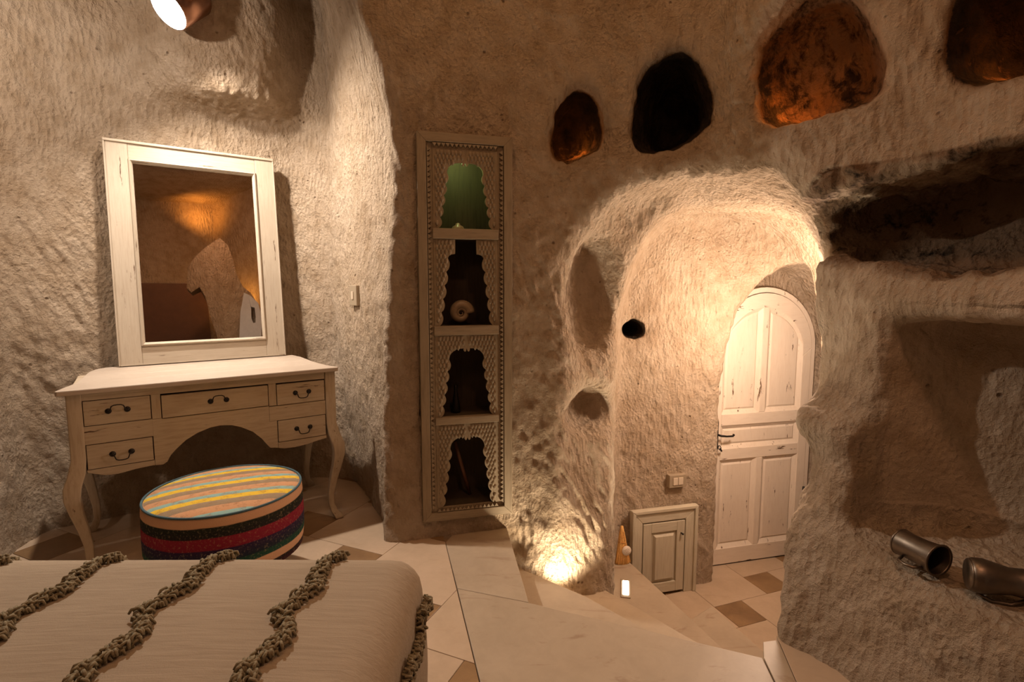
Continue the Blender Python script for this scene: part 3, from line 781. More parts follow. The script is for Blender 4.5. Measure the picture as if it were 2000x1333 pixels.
m = MB(); m.box((-.017,-.070,.004), (.017,.070,.008)); m.obj('lens', GLOWC, sl, bevel=.001)
# spotlight fitting hidden behind the step edge at the pillar foot
ul = thing('floor_uplight', 'floor spotlight at the foot of the pillar, hidden behind the step', 'light', (.255,2.315,-.32))
m = MB(); m.lathe([(.0001,0),(.032,0),(.034,.02),(.030,.035),(.0001,.035)], 20); m.obj('lamp_body', SWITCH, ul)

def switch(name, label, p, xd, wd, ht, rock):
    M = frameM(p, xd); t = thing(name, label, 'switch', M=M)
    m = MB(); m.box((-wd/2,-.012,-ht/2), (wd/2,.03,ht/2)); m.obj('cover_plate', SWITCH, t, bevel=.003)
    for a, b, c_1, d_1 in rock:
        m = MB(); m.box((a,-.017,c_1), (b,-.011,d_1)); m.obj('rocker', SWITCHL, t, bevel=.0015)
SP = onpl(1320, 937, (.88,3.345), (1.21,3.425))
switch('light_switch', 'double light switch plate on the passage wall above the low cupboard', (1.092, 3.375, -.028), (.969,.247), .125, .085, [(-.036,-.002,-.024,.024),(.002,.036,-.024,.024)])
switch('light_switch', 'narrow bronze light switch on the curved wall right of the mirror', (-.893, 3.004, 1.20), (.62,-.72), .095, .115, [(-.012,.012,-.022,.022)])

# ---------------- vanity desk ----------------
DU, DNN = .272, 2.755
VM = frameM((*un(DU, DNN), 0), UA)
vt = thing('dressing_table', 'worn cream painted dressing table with five drawers and curved legs under the mirror', 'dressing table', M=VM)
TZ = .830
# top: planks clipped to the shaped outline
outl = [(-.562,.0),(-.568,.012),(-.545,.10),(-.515,.20),(-.50,.40),(-.49,.55),(-.47,.64),(-.43,.69),(-.36,.70),(-.30,.675),(.34,.675),(.40,.70),(.44,.70),(.49,.66),(.51,.55),(.515,.30),(.535,.12),(.568,.012),(.562,0)]
outl = outl[::-1]
ys = [0,.20,.37,.53,.70]
for a, b in zip(ys[:-1], ys[1:]):
    p = clip(clip(outl, (-1, a+.0008), (1, a+.0008), True), (-1, b-.0008), (1, b-.0008), False)
    # concave outline clipped by straight cuts stays one piece here
    m = MB(); m.prism(p, TZ-.022, TZ); m.obj('top_plank', P_TOP, vt, bevel=.004)
# face frame with kneehole arch, y .030
FY = .033
arc = [(-.485,.468),(-.43,.447),(-.386,.443),(-.32,.452),(-.257,.456),(-.222,.452),(-.205,.462),(-.190,.49),(-.167,.515),(-.13,.548),(-.084,.574),(-.03,.592),(.011,.596),(.06,.590),(.10,.574),(.15,.543),(.19,.50),(.212,.466),(.225,.449),(.245,.446),(.29,.434),(.34,.431),(.401,.436),(.45,.446),(.495,.452)]
top = .805
# drawer openings
DRW = [(-.486,-.251,.667,.775), (-.214,.228,.662,.768), (.265,.500,.657,.766), (-.486,-.252,.480,.587), (.264,.500,.470,.581)]
def fr(poly, nm, mt=P_DESK_X, y0=FY, y1=FY+.022): m = MB(); m.prism(poly, y0, y1, 'y'); return m.obj(nm, mt, vt, bevel=.0015)
fr([(-.487,.776),(.501,.770),(.501,top),(-.487,top)], 'top_rail')
fr([(-.250,.665),(-.215,.665),(-.215,.775),(-.250,.775)], 'divider', P_DESK_Z)
fr([(.229,.660),(.264,.660),(.264,.771),(.229,.771)], 'divider', P_DESK_Z)
fr([(-.487,.588),(-.250,.588),(-.250,.666),(-.487,.666)], 'middle_rail')
fr([(.229,.582),(.501,.582),(.501,.656),(.229,.656)], 'middle_rail')
ap = [p for p in arc]
# apron: ring between the arch line and the drawer bottoms, made from strips
def strip(xa, xb, ztop, nm='apron'):
    xs = sorted(set([xa, xb]+[p[0] for p in arc if xa < p[0] < xb]))
    f = lambda x: float(np.interp(x, [p[0] for p in arc], [p[1] for p in arc]))
    poly = [(x, f(x)) for x in xs]+[(xb, ztop), (xa, ztop)]
    fr(poly, nm)
strip(-.487, -.2515, .479); strip(.2635, .501, .469)
m = MB(); xs = [-.2505]+[p[0] for p in arc if -.2505 < p[0] < .2625]+[.2625]
f = lambda x: float(np.interp(x, [p[0] for p in arc], [p[1] for p in arc]))
poly = [(x, f(x)) for x in xs]+[(.2625,.5815),(.2285,.5815),(.2285,.6605),(-.2145,.6610),(-.2145,.664),(-.2505,.664)]
m.prism(poly, FY, FY+.022, 'y'); m.obj('apron', P_DESK_X, vt, bevel=.0015)
m = MB(); m.box((-.49,FY+.03,.43), (.505,FY+.035,.80)); 
m = MB(); m.prism([(-.49,.46),(-.25,.46),(-.20,.60),(.20,.60),(.26,.46),(.505,.46),(.505,.80),(-.49,.80)], FY+.026, FY+.030, 'y'); m.obj('dust_board', CRACK, vt)
def handle(parent, cx, cz, flip):
    sx = .033
    for s in (-1, 1):
        m = MB()
        m.lathe([(.0001,.006),(.006,.005),(.010,.002),(.012,0),(.012,-.002)], 14, Matrix.Translation((cx+s*sx, FY-.004, cz)) @ Matrix.Rotation(R(90), 4, 'X'))
        m.lathe([(.0045,.004),(.0045,.012),(.004,.016),(.0001,.017)], 10, Matrix.Translation((cx+s*sx, FY-.004, cz)) @ Matrix.Rotation(R(90), 4, 'X'))
        m.obj('handle_rosette', IRON, parent)
    d = 1 if flip else -1
    pts = [(-sx,0),(-sx+.006,.004*d),(-sx+.009,.014*d),(-sx+.012,.022*d),(-sx+.020,.026*d),(0,.027*d),(sx-.020,.026*d),(sx-.012,.022*d),(sx-.009,.014*d),(sx-.006,.004*d),(sx,0)]
    m = MB(); m.tube([(cx+x, FY-.019-(0 if abs(x) > .03 else .003), cz+z) for x, z in pts], .0024, 8); m.obj('handle_bail', IRON, parent)
for i, (x0, x1, z0, z1) in enumerate(DRW):
    m = MB(); g = .0022; m.box((x0+g,FY-.003,z0+g), (x1-g,FY+.020,z1-g)); d = m.obj('drawer', P_DESK_X, vt, bevel=.0015)
    handle(d, (x0+x1)/2+(.004 if i else 0), (z0+z1)/2+.002, i in (0, 1))
# side and back panels
m = MB(); m.prism([(.05,.46),(.30,.44),(.60,.46),(.60,.805),(.05,.805)], -.535, -.515, 'x'); m.obj('side_panel', P_DESK_X, vt)
m = MB(); m.prism([(.05,.46),(.30,.44),(.60,.46),(.60,.805),(.05,.805)], .520, .540, 'x'); m.obj('side_panel', P_DESK_X, vt)
m = MB(); m.box((-.51,.60,.50), (.52,.615,.805)); m.obj('back_panel', P_DESK_X, vt)
def leg(cx, cy, sx, sy):
    # section by section: (height, offset outwards, half width)
    rows = [(.808,0,.026),(.60,0,.026),(.53,.0,.026),(.47,.010,.030),(.42,.026,.031),(.37,.030,.028),(.30,.020,.023),(.22,.004,.019),(.14,-.008,.016),(.08,-.008,.015),(.045,.002,.017),(.022,.016,.022),(.008,.022,.022),(0,.020,.017)]
    m = MB(); vs = []
    for z, o, hw in rows:
        k = 0 if z > .5 else 1
        for a, b in ((-1,-1),(1,-1),(1,1),(-1,1)):
            if k: q = .62
            c1 = (cx+sx*o+a*hw, cy+sy*o+b*hw, z)
            vs.append(c1)
    n = len(rows); fs = []
    for i in range(n-1):
        for j in range(4): fs.append((i*4+j, (i+1)*4+j, (i+1)*4+(j+1) % 4, i*4+(j+1) % 4))
    fs += [(0,1,2,3), ((n-1)*4+3,(n-1)*4+2,(n-1)*4+1,(n-1)*4)]
    m.add(vs, fs, True); o = m.obj('leg', P_DESK_Z, vt, bevel=.009, seg=3)
    return o
for cx, cy, sx, sy in ((-.512,.056,-1,-1), (.530,.056,1,-1), (-.512,.585,-1,1), (.530,.585,1,1)): leg(cx, cy, sx, sy)
# knee brackets beside the front legs
for x0, x1 in ((-.487,-.455), (.505,.470)):
    pass

# ---------------- mirror leaning on the wall ----------------
mu0, mu1 = -.366, .442
tilt = math.atan2(.115, 1.17)
MM = frameM((*un(DU+(mu0+mu1)/2, 3.405), TZ+.004), UA) @ Matrix.Rotation(-tilt, 4, 'X')
mt_ = thing('framed_mirror', 'large mirror in a worn cream wooden frame leaning on the dressing table', 'mirror', M=MM)
W2 = (mu1-mu0)/2; HT = 1.178
fw = .098
def mpoly(nm, poly, mt, y0=0, y1=.028, bev=.003): m = MB(); m.prism(poly, y0, y1, 'y'); return m.obj(nm, mt, mt_, bevel=bev)
mpoly('stile', [(-W2,0),(-W2+fw,0),(-W2+fw,HT),(-W2,HT)], P_MIR_Z)
mpoly('stile', [(W2-fw,0),(W2,0),(W2,HT),(W2-fw,HT)], P_MIR_Z)
mpoly('bottom_rail', [(-W2+fw,0),(W2-fw,0),(W2-fw,.098),(-W2+fw,.098)], P_MIR_X, .002)
mpoly('top_rail', [(-W2+fw,HT-.085),(W2-fw,HT-.085),(W2-fw,HT),(-W2+fw,HT)], P_MIR_X, .002)
mpoly('edge_bead', [(-W2-.006,HT-.004),(W2+.006,HT-.004),(W2+.006,HT+.010),(-W2-.006,HT+.010)], P_MIR_X, -.008, .03)
mpoly('edge_bead', [(-W2-.006,0),(-W2+.002,0),(-W2+.002,HT-.004),(-W2-.006,HT-.004)], P_MIR_Z, -.008, .03)
mpoly('edge_bead', [(W2-.002,0),(W2+.006,0),(W2+.006,HT-.004),(W2-.002,HT-.004)], P_MIR_Z, -.008, .03)
mpoly('edge_bead', [(-W2+.002,0),(W2-.002,0),(W2-.002,.007),(-W2+.002,.007)], P_MIR_X, -.006, .02, .001)
# mitred inner moulding, one piece to a side
gi = .118   # glass edge from the outside
gx0, gx1, gz0, gz1 = -W2+gi-.004, W2-gi+.004, .118, HT-.103
prof = [(0.0,.006),(.004,-.008),(.010,-.012),(.016,-.006),(.020,.002),(.022,.012)]  # (inward, y)
ox0, ox1, oz0, oz1 = gx0-.020, gx1+.020, gz0-.020, gz1+.020
cor = lambda i: [(ox0+i, oz0+i), (ox1-i, oz0+i), (ox1-i, oz1-i), (ox0+i, oz1-i)]
for s_ in range(4):
    m = MB(); vs = []
    for i, y in prof:
        c = cor(i); a, b = c[s_], c[(s_+1) % 4]; vs += [(a[0], y, a[1]), (b[0], y, b[1])]
    m.add(vs, [(2*k, 2*k+1, 2*k+3, 2*k+2) for k in range(len(prof)-1)]); m.obj('inner_moulding', P_MIR_X if s_ % 2 == 0 else P_MIR_Z, mt_)
gm, nt, bs, N, L = mat('mirror_silver'); bs.inputs['Base Color'].default_value = (.86,.85,.80,1); bs.inputs['Metallic'].default_value = 1; bs.inputs['Roughness'].default_value = .012
m = MB(); m.box((gx0-.002,.011,gz0-.002), (gx1+.002,.016,gz1+.002)); m.obj('mirror_glass', gm, mt_)
m = MB(); m.box((-W2+.02,.017,.02), (W2-.02,.027,HT-.02)); m.obj('backing_board', P_CAB_X, mt_)

# ---------------- striped stool ----------------
def stripes(name, top):
    m, nt, bs, N, L = mat(name); v = coords(N, L)
    sx_ = N.new('ShaderNodeSeparateXYZ'); L.new(v, sx_.inputs[0])
    wob = math_(N, L, 'MULTIPLY', math_(N, L, 'SUBTRACT', noise(N, L, v, 7, 3), .5), .02)
    if top:
        t = math_(N, L, 'ADD', sx_.outputs['Y'], wob)
        t = math_(N, L, 'FRACT', math_(N, L, 'ADD', math_(N, L, 'MULTIPLY', t, 1/.150), 20.12))
        st_ = [(0,(.68,.44,.045)),(.21,(.68,.44,.045)),(.22,(.22,.36,.33)),(.40,(.25,.40,.36)),(.41,(.50,.26,.13)),(.70,(.54,.29,.15)),(.72,(.26,.19,.12)),(.97,(.30,.22,.14)),(1.0,(.68,.44,.045))]
    else:
        ang = N.new('ShaderNodeMath'); ang.operation = 'ARCTAN2'; L.new(sx_.outputs['Y'], ang.inputs[0]); L.new(sx_.outputs['X'], ang.inputs[1])
        t = math_(N, L, 'ADD', sx_.outputs['Z'], math_(N, L, 'MULTIPLY', wob, .4))
        t = math_(N, L, 'DIVIDE', math_(N, L, 'SUBTRACT', .425, t), .30)
        st_ = [(0,(.60,.36,.22)),(.135,(.58,.34,.20)),(.145,(.022,.026,.018)),(.27,(.024,.02,.02)),(.28,(.23,.02,.035)),(.42,(.20,.018,.035)),(.43,(.035,.018,.05)),(.58,(.02,.028,.04)),(.59,(.02,.06,.04)),(.66,(.02,.065,.045)),(.67,(.60,.36,.22)),(.77,(.60,.36,.22)),(.78,(.022,.02,.02)),(1,(.14,.02,.04))]
    r = N.new('ShaderNodeValToRGB'); L.new(t, r.inputs[0]); e = r.color_ramp.elements
    r.color_ramp.interpolation = 'LINEAR'
    while len(e) < len(st_): e.new(.5)
    for i, (p, c) in enumerate(st_): e[i].position = p; e[i].color = (*c, 1)
    wv = noise(N, L, coords(N, L, (1,1,1)), 260, 2, .8)
    fk = noise(N, L, v, 120, 3, .8)
    col = mix(N, L, math_(N, L, 'MULTIPLY', ramp(N, L, fk, [(.55, 0.0), (.68, 1.0)]), .30), r.outputs[0], (.55,.40,.20))
    if top:
        sp = noise(N, L, v, 30, 5, .8); col = mix(N, L, math_(N, L, 'MULTIPLY', ramp(N, L, sp, [(.50, 0.0), (.66, 1.0)]), .6), col, (.24,.12,.06))
    L.new(col, bs.inputs['Base Color']); bs.inputs['Roughness'].default_value = .95; bs.inputs['Specular IOR Level'].default_value = .1
    bump(N, L, wv, .6, .003, bs); return m
SC = (-1.18, 2.10); SR = .29; SZ = .425
so = thing('round_stool', 'round stool upholstered in striped woven kilim in front of the dressing table', 'stool', (SC[0], SC[1], 0), math.atan2(.578,.816)-R(8), ry=0)
SM_ = (1.0, .86)
Sq = Matrix.Diagonal((1.07,1.07,1,1))
m = MB(); m.lathe([(.0001,SZ+.020),(.08,SZ+.019),(.15,SZ+.016),(.21,SZ+.009),(.25,SZ+.001),(.265,SZ-.006)], 64, Sq); m.obj('seat_cushion', stripes('kilim_top', True), so)
m = MB(); m.lathe([(.262,SZ-.004),(.272,SZ-.012),(.274,SZ-.05),(.276,SZ-.14),(.275,SZ-.20),(.268,.165),(.255,.155),(.0001,.155)], 64, Sq); m.obj('upholstered_side', stripes('kilim_side', False), so)
PIP = plain('dark_teal_piping', (.05,.10,.12), .8, 0, 150, .5, .4)
m = MB(); m.tube([(.268*1.07*math.cos(t), .268*1.07*math.sin(t), SZ-.004) for t in [i*2*math.pi/72 for i in range(72)]], .0048, 8, closed=True); m.obj('piping', PIP, so)
for g in (35, 125, 215, 305):
    m = MB(); c, s = math.cos(R(g)), math.sin(R(g)); m.tube([(.185*c,.185*s,.17),(.225*c,.225*s,.0)], [.026,.018], 14); m.obj('leg', BROWNW, so)

# ---------------- bed with tufted cover ----------------
def cover_mat():
    m, nt, bs, N, L = mat('cream_crinkled_cotton'); v = coords(N, L)
    wr = noise(N, L, coords(N, L, (5, 60, 40)), 1.6, 4, .6, .6); wv = noise(N, L, v, 420, 2); big = noise(N, L, v, 3, 3)
    L.new(mix(N, L, ramp(N, L, wr, [(.3, 0.0), (.7, 1.0)]), (.34,.275,.20), (.39,.32,.235)), bs.inputs['Base Color']); bs.inputs['Roughness'].default_value = .95
    bs.inputs['Specular IOR Level'].default_value = .1
    b1 = bump(N, L, wr, .35, .005, None); bump(N, L, wv, .4, .001, bs, b1); return m
COVER = cover_mat(); TUFT = plain('olive_grey_cord', (.25,.21,.135), .98, 0, 220, .45, .8, .1)
bed = thing('bed', 'bed corner with a cream cover and rows of grey-green tufted cord, nearest the camera', 'bed', (0,0,0))
BX0, BX1, BY0, BY1, BZ = -2.5, -.215, -1.0, 1.265, .60
RC = .085
def bed_surf():
    m = MB(); nx, ny = 110, 90; vs = []
    # a rounded slab: grid wrapped over the top and down the sides
    Ls = .55
    def wrap(t, lo, hi):   # arc-length coordinate to (position, drop, blend)
        if lo+RC <= t <= hi-RC: return t, 0.0
        s = 1 if t > hi-RC else -1; a = (t-(hi-RC)) if s > 0 else ((lo+RC)-t)
        if a < RC*math.pi/2:
            th = a/RC; p = RC*math.sin(th); d = RC*(1-math.cos(th))
        else: p = RC+.010*math.sin((a-RC*math.pi/2)*9); d = RC+(a-RC*math.pi/2)
        return ((hi-RC)+p if s > 0 else (lo+RC)-p), d
    return wrap
wrap = bed_surf(); ext = .50
def surf(s, t):
    x, dx = wrap(s, BX0, BX1); y, dy = wrap(t, BY0, BY1)
    d = max(dx, dy)
    if dx > 0 and dy > 0:
        # round the corner in plan
        d = math.hypot(dx, dy) if max(dx, dy) < RC else max(dx, dy)
        k = min(min(dx, dy)/RC, 1)*.030; x -= k*(1 if x > 0-1.3 else -1); y -= k
    z = BZ-d+.006*math.sin(x*7+y*3)*math.sin(y*5) if d < .05 else BZ-d
    z += -.010*math.exp(-((x+1.35)**2)/.2) if d < .02 else 0
    return (x, y, max(z, .05))
m = MB(); nx, ny = 120, 100; S_ = [BX0-.1+(BX1+ext-BX0+.1)*i/nx for i in range(nx+1)]; T_ = [BY0+(BY1+ext-BY0)*j/ny for j in range(ny+1)]
m.add([surf(s, t) for s in S_ for t in T_], [(i*(ny+1)+j, (i+1)*(ny+1)+j, (i+1)*(ny+1)+j+1, i*(ny+1)+j+1) for i in range(nx) for j in range(ny)], True)
m.obj('bed_cover', COVER, bed)
m = MB(); m.box((BX0+.06,BY0+.05,.02), (BX1-.05,BY1-.06,BZ-.05)); m.obj('mattress', plain('pale_mattress', (.5,.45,.38)), bed, bevel=.04)
def cord(path, label=None):
    m = MB(); rnd = random.Random(len(path)); L_ = 0
    pts = [Vector(p[0]) for p in path]; nr = [Vector(p[1]) for p in path]
    seg = [(pts[i+1]-pts[i]).length for i in range(len(pts)-1)]; tot = sum(seg)
    def at(s):
        i = 0
        while i < len(seg)-1 and s > seg[i]: s -= seg[i]; i += 1
        k = min(max(s/seg[i], 0), 1); return pts[i].lerp(pts[i+1], k), nr[i].lerp(nr[i+1], k).normalized(), (pts[i+1]-pts[i]).normalized()
    s = 0; ph = rnd.random()*6
    while s < tot:
        p, n, t = at(s); b = t.cross(n)
        wig = .012*math.sin(s*40+ph)+.007*math.sin(s*23+1)+.004*math.sin(s*91)
        fat = .75+.45*abs(math.sin(s*38+ph*2))
        c = p+b*wig+n*.006
        for q in range(3):
            o = b*rnd.uniform(-.013,.013)*fat+t*rnd.uniform(-.004,.004)+n*rnd.uniform(-.003,.009)*fat
            a1 = rnd.uniform(0, math.pi); dd = (b*math.cos(a1)+t*math.sin(a1)); r1 = rnd.uniform(.005,.011)
            e = c+o; m.tube([e-dd*r1-n*.004, e-dd*r1*.5+n*.004, e+dd*r1*.5+n*.005, e+dd*r1-n*.003], [.0024,.0032,.0032,.0022], 5)
        s += .0030
    return m.obj('tufted_cord', TUFT, bed)
def cpath(x, t0, t1):
    out = []; n = 40
    for i in range(n+1):
        t = t0+(t1-t0)*i/n; p = Vector(surf(x, t)); p1 = Vector(surf(x, t+.004)); p2 = Vector(surf(x+.004, t))
        nn = (p2-p).cross(p1-p).normalized(); out.append((p, nn))
    return out
for x in (-1.245, -.975, -.705, -.435): cord(cpath(x, .30, BY1+.02))
sx0 = BX1-RC+RC*math.pi/2+.030
cord(cpath(sx0, .45, BY1-.01))

# ---------------- copper spot lamp ----------------
LP = Vector((-1.650, 2.76, 2.635)); aim = Vector((-.34,-.62,-.70)).normalized()
Lm = aim.to_track_quat('-Z', 'Y').to_matrix().to_4x4(); Lm.translation = LP
lt = thing('spot_lamp', 'copper cylinder spot lamp with a glowing bulb above the mirror', 'lamp', M=Lm)
m = MB(); m.lathe([(.090,-.065),(.094,-.065),(.096,.115),(.086,.135),(.030,.145),(.0001,.145)], 40); m.obj('shade', COPPER, lt)
WIN = plain('white_enamel', (.85,.82,.78), .3, 0, 30, .02, 0)
m = MB(); m.lathe([(.090,-.065),(.088,.09),(.02,.11)], 40); m.obj('shade_lining', WIN, lt)
m = MB(); m.ball((0,0,-.030), (.048,.048,.052), 14); m.lathe([(.040,-.0),(.020,.04),(.018,.10)], 24); m.obj('bulb', BULB, lt)
m = MB(); m.tube([LP+Vector((.05,.09,.10)), LP+Vector((.06,.13,.20)), LP+Vector((.06,.15,.90))], .009, 10, Lm.inverted()); m.obj('bracket_arm', COPPER, lt)

# ---------------- carved wall cabinet ----------------
cz0, cz1 = float(CAB2[2]), float(CAB0[2]); KW = float(s1-s0); KH = cz1-cz0
KO = pa+pd*s0+pn*(-.022)
KM = frameM((KO[0], KO[1], cz0), pd)
kb = thing('wall_cabinet', 'tall narrow carved wooden cabinet with four scalloped open niches set in the stone pier', 'cabinet', M=KM)
def kp(nm, poly, y0, y1, mt=P_CAB_Z, bev=.002, parent=kb, label=None): m = MB(); m.prism(poly, y0, y1, 'y'); return m.obj(nm, mt, parent, bevel=bev, label=label)
ow = .042
kp('frame_stile', [(0,0),(ow,ow),(ow,KH-ow),(0,KH)], -.006, .045)
kp('frame_stile', [(KW,0),(KW-ow,ow),(KW-ow,KH-ow),(KW,KH)], -.006, .045)
kp('frame_rail', [(0,0),(ow,ow),(KW-ow,ow),(KW,0)], -.006, .045, P_CAB_X)
kp('frame_rail', [(0,KH),(ow,KH-ow),(KW-ow,KH-ow),(KW,KH)], -.006, .045, P_CAB_X)
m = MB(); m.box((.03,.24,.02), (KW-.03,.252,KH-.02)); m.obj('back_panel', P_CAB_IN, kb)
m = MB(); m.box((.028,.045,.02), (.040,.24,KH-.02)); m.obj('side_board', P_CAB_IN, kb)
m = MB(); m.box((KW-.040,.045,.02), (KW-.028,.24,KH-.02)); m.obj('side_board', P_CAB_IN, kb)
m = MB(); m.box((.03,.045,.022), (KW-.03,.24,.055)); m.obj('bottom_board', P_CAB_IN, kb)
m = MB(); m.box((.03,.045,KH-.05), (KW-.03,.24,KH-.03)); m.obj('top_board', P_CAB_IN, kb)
ix0, ix1 = ow+.030, KW-ow-.030
def teeth(x0, z0, x1, z1, sgn, n):
    m = MB(); dx, dz = (x1-x0)/n, (z1-z0)/n
    for i in range(n):
        a = (x0+dx*i, z0+dz*i); b = (a[0]+dx, a[1]+dz); c = ((a[0]+b[0])/2+sgn[0]*.016, (a[1]+b[1])/2+sgn[1]*.016)
        m.prism([a, b, c], -.004, .012, 'y')
    m.obj('zigzag_trim', P_CAB_Z, kb, kind='stuff')
teeth(ow+.004, ow+.02, ow+.004, KH-ow-.02, (1,0), 74); teeth(KW-ow-.004, ow+.02, KW-ow-.004, KH-ow-.02, (-1,0), 74)
teeth(ow+.03, ow+.004, KW-ow-.03, ow+.004, (0,1), 15); teeth(ow+.03, KH-ow-.004, KW-ow-.03, KH-ow-.004, (0,-1), 15)
kp('inner_board', [(ow,ow),(ix0,ow),(ix0,KH-ow),(ow,KH-ow)], .010, .022); kp('inner_board', [(ix1,ow),(KW-ow,ow),(KW-ow,KH-ow),(ix1,KH-ow)], .010, .022)
kp('inner_board', [(ix0,ow),(ix1,ow),(ix1,ow+.022),(ix0,ow+.022)], .010, .022, P_CAB_X); kp('inner_board', [(ix0,KH-ow-.026),(ix1,KH-ow-.026),(ix1,KH-ow),(ix0,KH-ow)], .010, .022, P_CAB_X)
# shelf heights from the picture
def kz(px, py): return float(onpl(px, py, PIER_A, PIER_B)[2])-cz0
SHF = [(kz(905,468), kz(905,448)), (kz(905,654), kz(905,636)), (kz(905,826), kz(905,812))]
lev = [KH-ow-.026]+[v for ab in SHF for v in (ab[1], ab[0])]+[ow+.022]
for lo, hi in SHF:
    kp('shelf_edge', [(ix0-.004,lo),(ix1+.004,lo),(ix1+.004,hi),(ix0-.004,hi)], -.004, .030, P_CAB_X, .003)
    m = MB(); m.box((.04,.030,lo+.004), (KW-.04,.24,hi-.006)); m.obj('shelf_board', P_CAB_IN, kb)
def edgef(kind, f):   # half opening as a fraction of half width, f from 0 bottom to 1 top
    sc_ = .62-.12*f
    w_ = [.80,.66,.76,.62,.72,.58,.64,.50]
    return w_
cxk = (ix0+ix1)/2; hwk = (ix1-ix0)/2
def niche_outline(z0, z1, kind):
    h = z1-z0; L_ = []
    lobes = 4; base = [(.60,0),(.66,.0)]
    pts = []
    # scalloped side rising from the shelf, then a cusped arch
    n = 5; zt = z0+h*(.70 if kind else .78)
    for i in range(n):
        za = z0+(zt-z0)*i/n; zb = z0+(zt-z0)*(i+1)/n; w = .84-.055*i
        for k in range(6):
            t = k/6; pts.append((w-.095*math.sin(math.pi*t)**.7-.055*t*.6, za+(zb-za)*t))
    if kind:   # rounded shoulders with a hanging cusp in the middle
        w = .56
        for t in np.linspace(0, 1, 9): g = t*math.pi/2; pts.append((.10+(w-.10)*math.cos(g)**.8, zt+(z1-z0)*.135*math.sin(g)))
        pts += [(.10, zt+h*.115), (.07, zt+h*.095), (.03, zt+h*.10), (0, zt+h*.135)]
    else:      # shoulders below a short open neck
        for t in np.linspace(0, 1, 6): g = t*math.pi/2; pts.append((.34+.22*math.cos(g), zt+h*.05*math.sin(g)))
        pts += [(.335, zt+h*.07), (.33, z1-.002)]
    return pts
SCM = P_CAB_Z
for q in range(4):
    z1_, z0_ = lev[2*q], lev[2*q+1]; kind = q != 1
    o_ = niche_outline(z0_, z1_, kind)
    for s in (-1, 1):
        poly = [(cxk+s*x*hwk, z) for x, z in o_]
        if kind: poly += [(cxk, z1_), (cxk+s*hwk, z1_), (cxk+s*hwk, z0_)]
        else: poly += [(cxk+s*hwk, z1_), (cxk+s*hwk, z0_)]
        pnl = kp('carved_panel', poly, .008, .020, SCM, 0)
        # fish scales
        m = MB(); zz = z1_-.006; row = 0
        P_ = np.array(poly)
        while zz > z0_+.018:
            xo = (row % 2)*.5
            for c in range(-1, 9):
                sxx = cxk+s*(hwk-.008-(c+xo)*.0175)
                if (sxx-cxk)*s < .006: continue
                d = sdpoly(poly, np.array([[sxx]]), np.array([[zz-.010]]))[0, 0]
                if d > -.0085: continue
                m.add([(sxx-.0075,.0085,zz),(sxx+.0075,.0085,zz),(sxx+.0080,.0085,zz-.016),(sxx,.0085,zz-.0290),(sxx-.0080,.0085,zz-.016),
                       (sxx-.0045,.0035,zz-.004),(sxx+.0045,.0035,zz-.004),(sxx,-.0030,zz-.021)],
                      [(0,1,6,5),(1,2,7,6),(2,3,7),(3,4,7),(4,0,5,7),(5,6,7)], True)
            zz -= .0215; row += 1
        m.obj('scale_carving', SCM, pnl, kind='stuff')
# green glow from a small lamp hidden in the top compartment
def kworld(x, y, z): return KM @ Vector((x, y, z))
p_ = kworld(cxk-.03, .10, lev[0]-.03); lamp('cabinet_green_light', 'POINT', tuple(p_), 1.0, (.72,1,.36), .015)
# curios on the shelves
SHELLM = plain('pearly_shell', (.30,.22,.14), .35, 0, 60, .3, .1)
def place(name, label, cat, x, y, z, mt, build):
    p = kworld(x, y, z); t = MB(); build(t); o = t.obj(name, mt); o.location = p; o.rotation_euler = (0,0,math.atan2(pd[1], pd[0])); o['label'] = label; o['category'] = cat; return o
def shell(m):
    pts = []; rr = []
    for i in range(60):
        t = i/59; g = t*5.2*math.pi/2*1.6; r = .040*(1-t)**.9+.004
        pts.append((r*math.cos(g), -.02*t, .045+r*math.sin(g))); rr.append(.0015+.028*(1-t)**1.4)
    m.tube(pts, rr, 14)
place('spiral_seashell', 'spiral seashell on the second shelf space of the carved cabinet', 'seashell', cxk-.01, .12, SHF[1][1]+.012, SHELLM, shell)
place('small_ornament', 'small pale rounded ornament on the top shelf of the carved cabinet', 'ornament', cxk-.02, .12, SHF[0][1]-.004, SHELLM, lambda m: (m.lathe([(.0001,0),(.028,.0),(.034,.012),(.026,.026),(.012,.034),(.010,.042),(.0001,.045)], 20)))
place('glass_bottle_stopper', 'little dark bottle with a shiny base on the third shelf of the carved cabinet', 'bottle', cxk-.04, .12, SHF[2][1]-.004, IRON, lambda m: m.lathe([(.0001,0),(.022,0),(.024,.006),(.018,.05),(.012,.09),(.008,.12),(.009,.14),(.0001,.142)], 20))
place('wooden_stick', 'dark stick leaning inside the lowest compartment of the carved cabinet', 'stick', cxk, .12, .056, BROWNW, lambda m: m.tube([(.035,.04,.0),(-.045,.02,.30)], .010, 10))

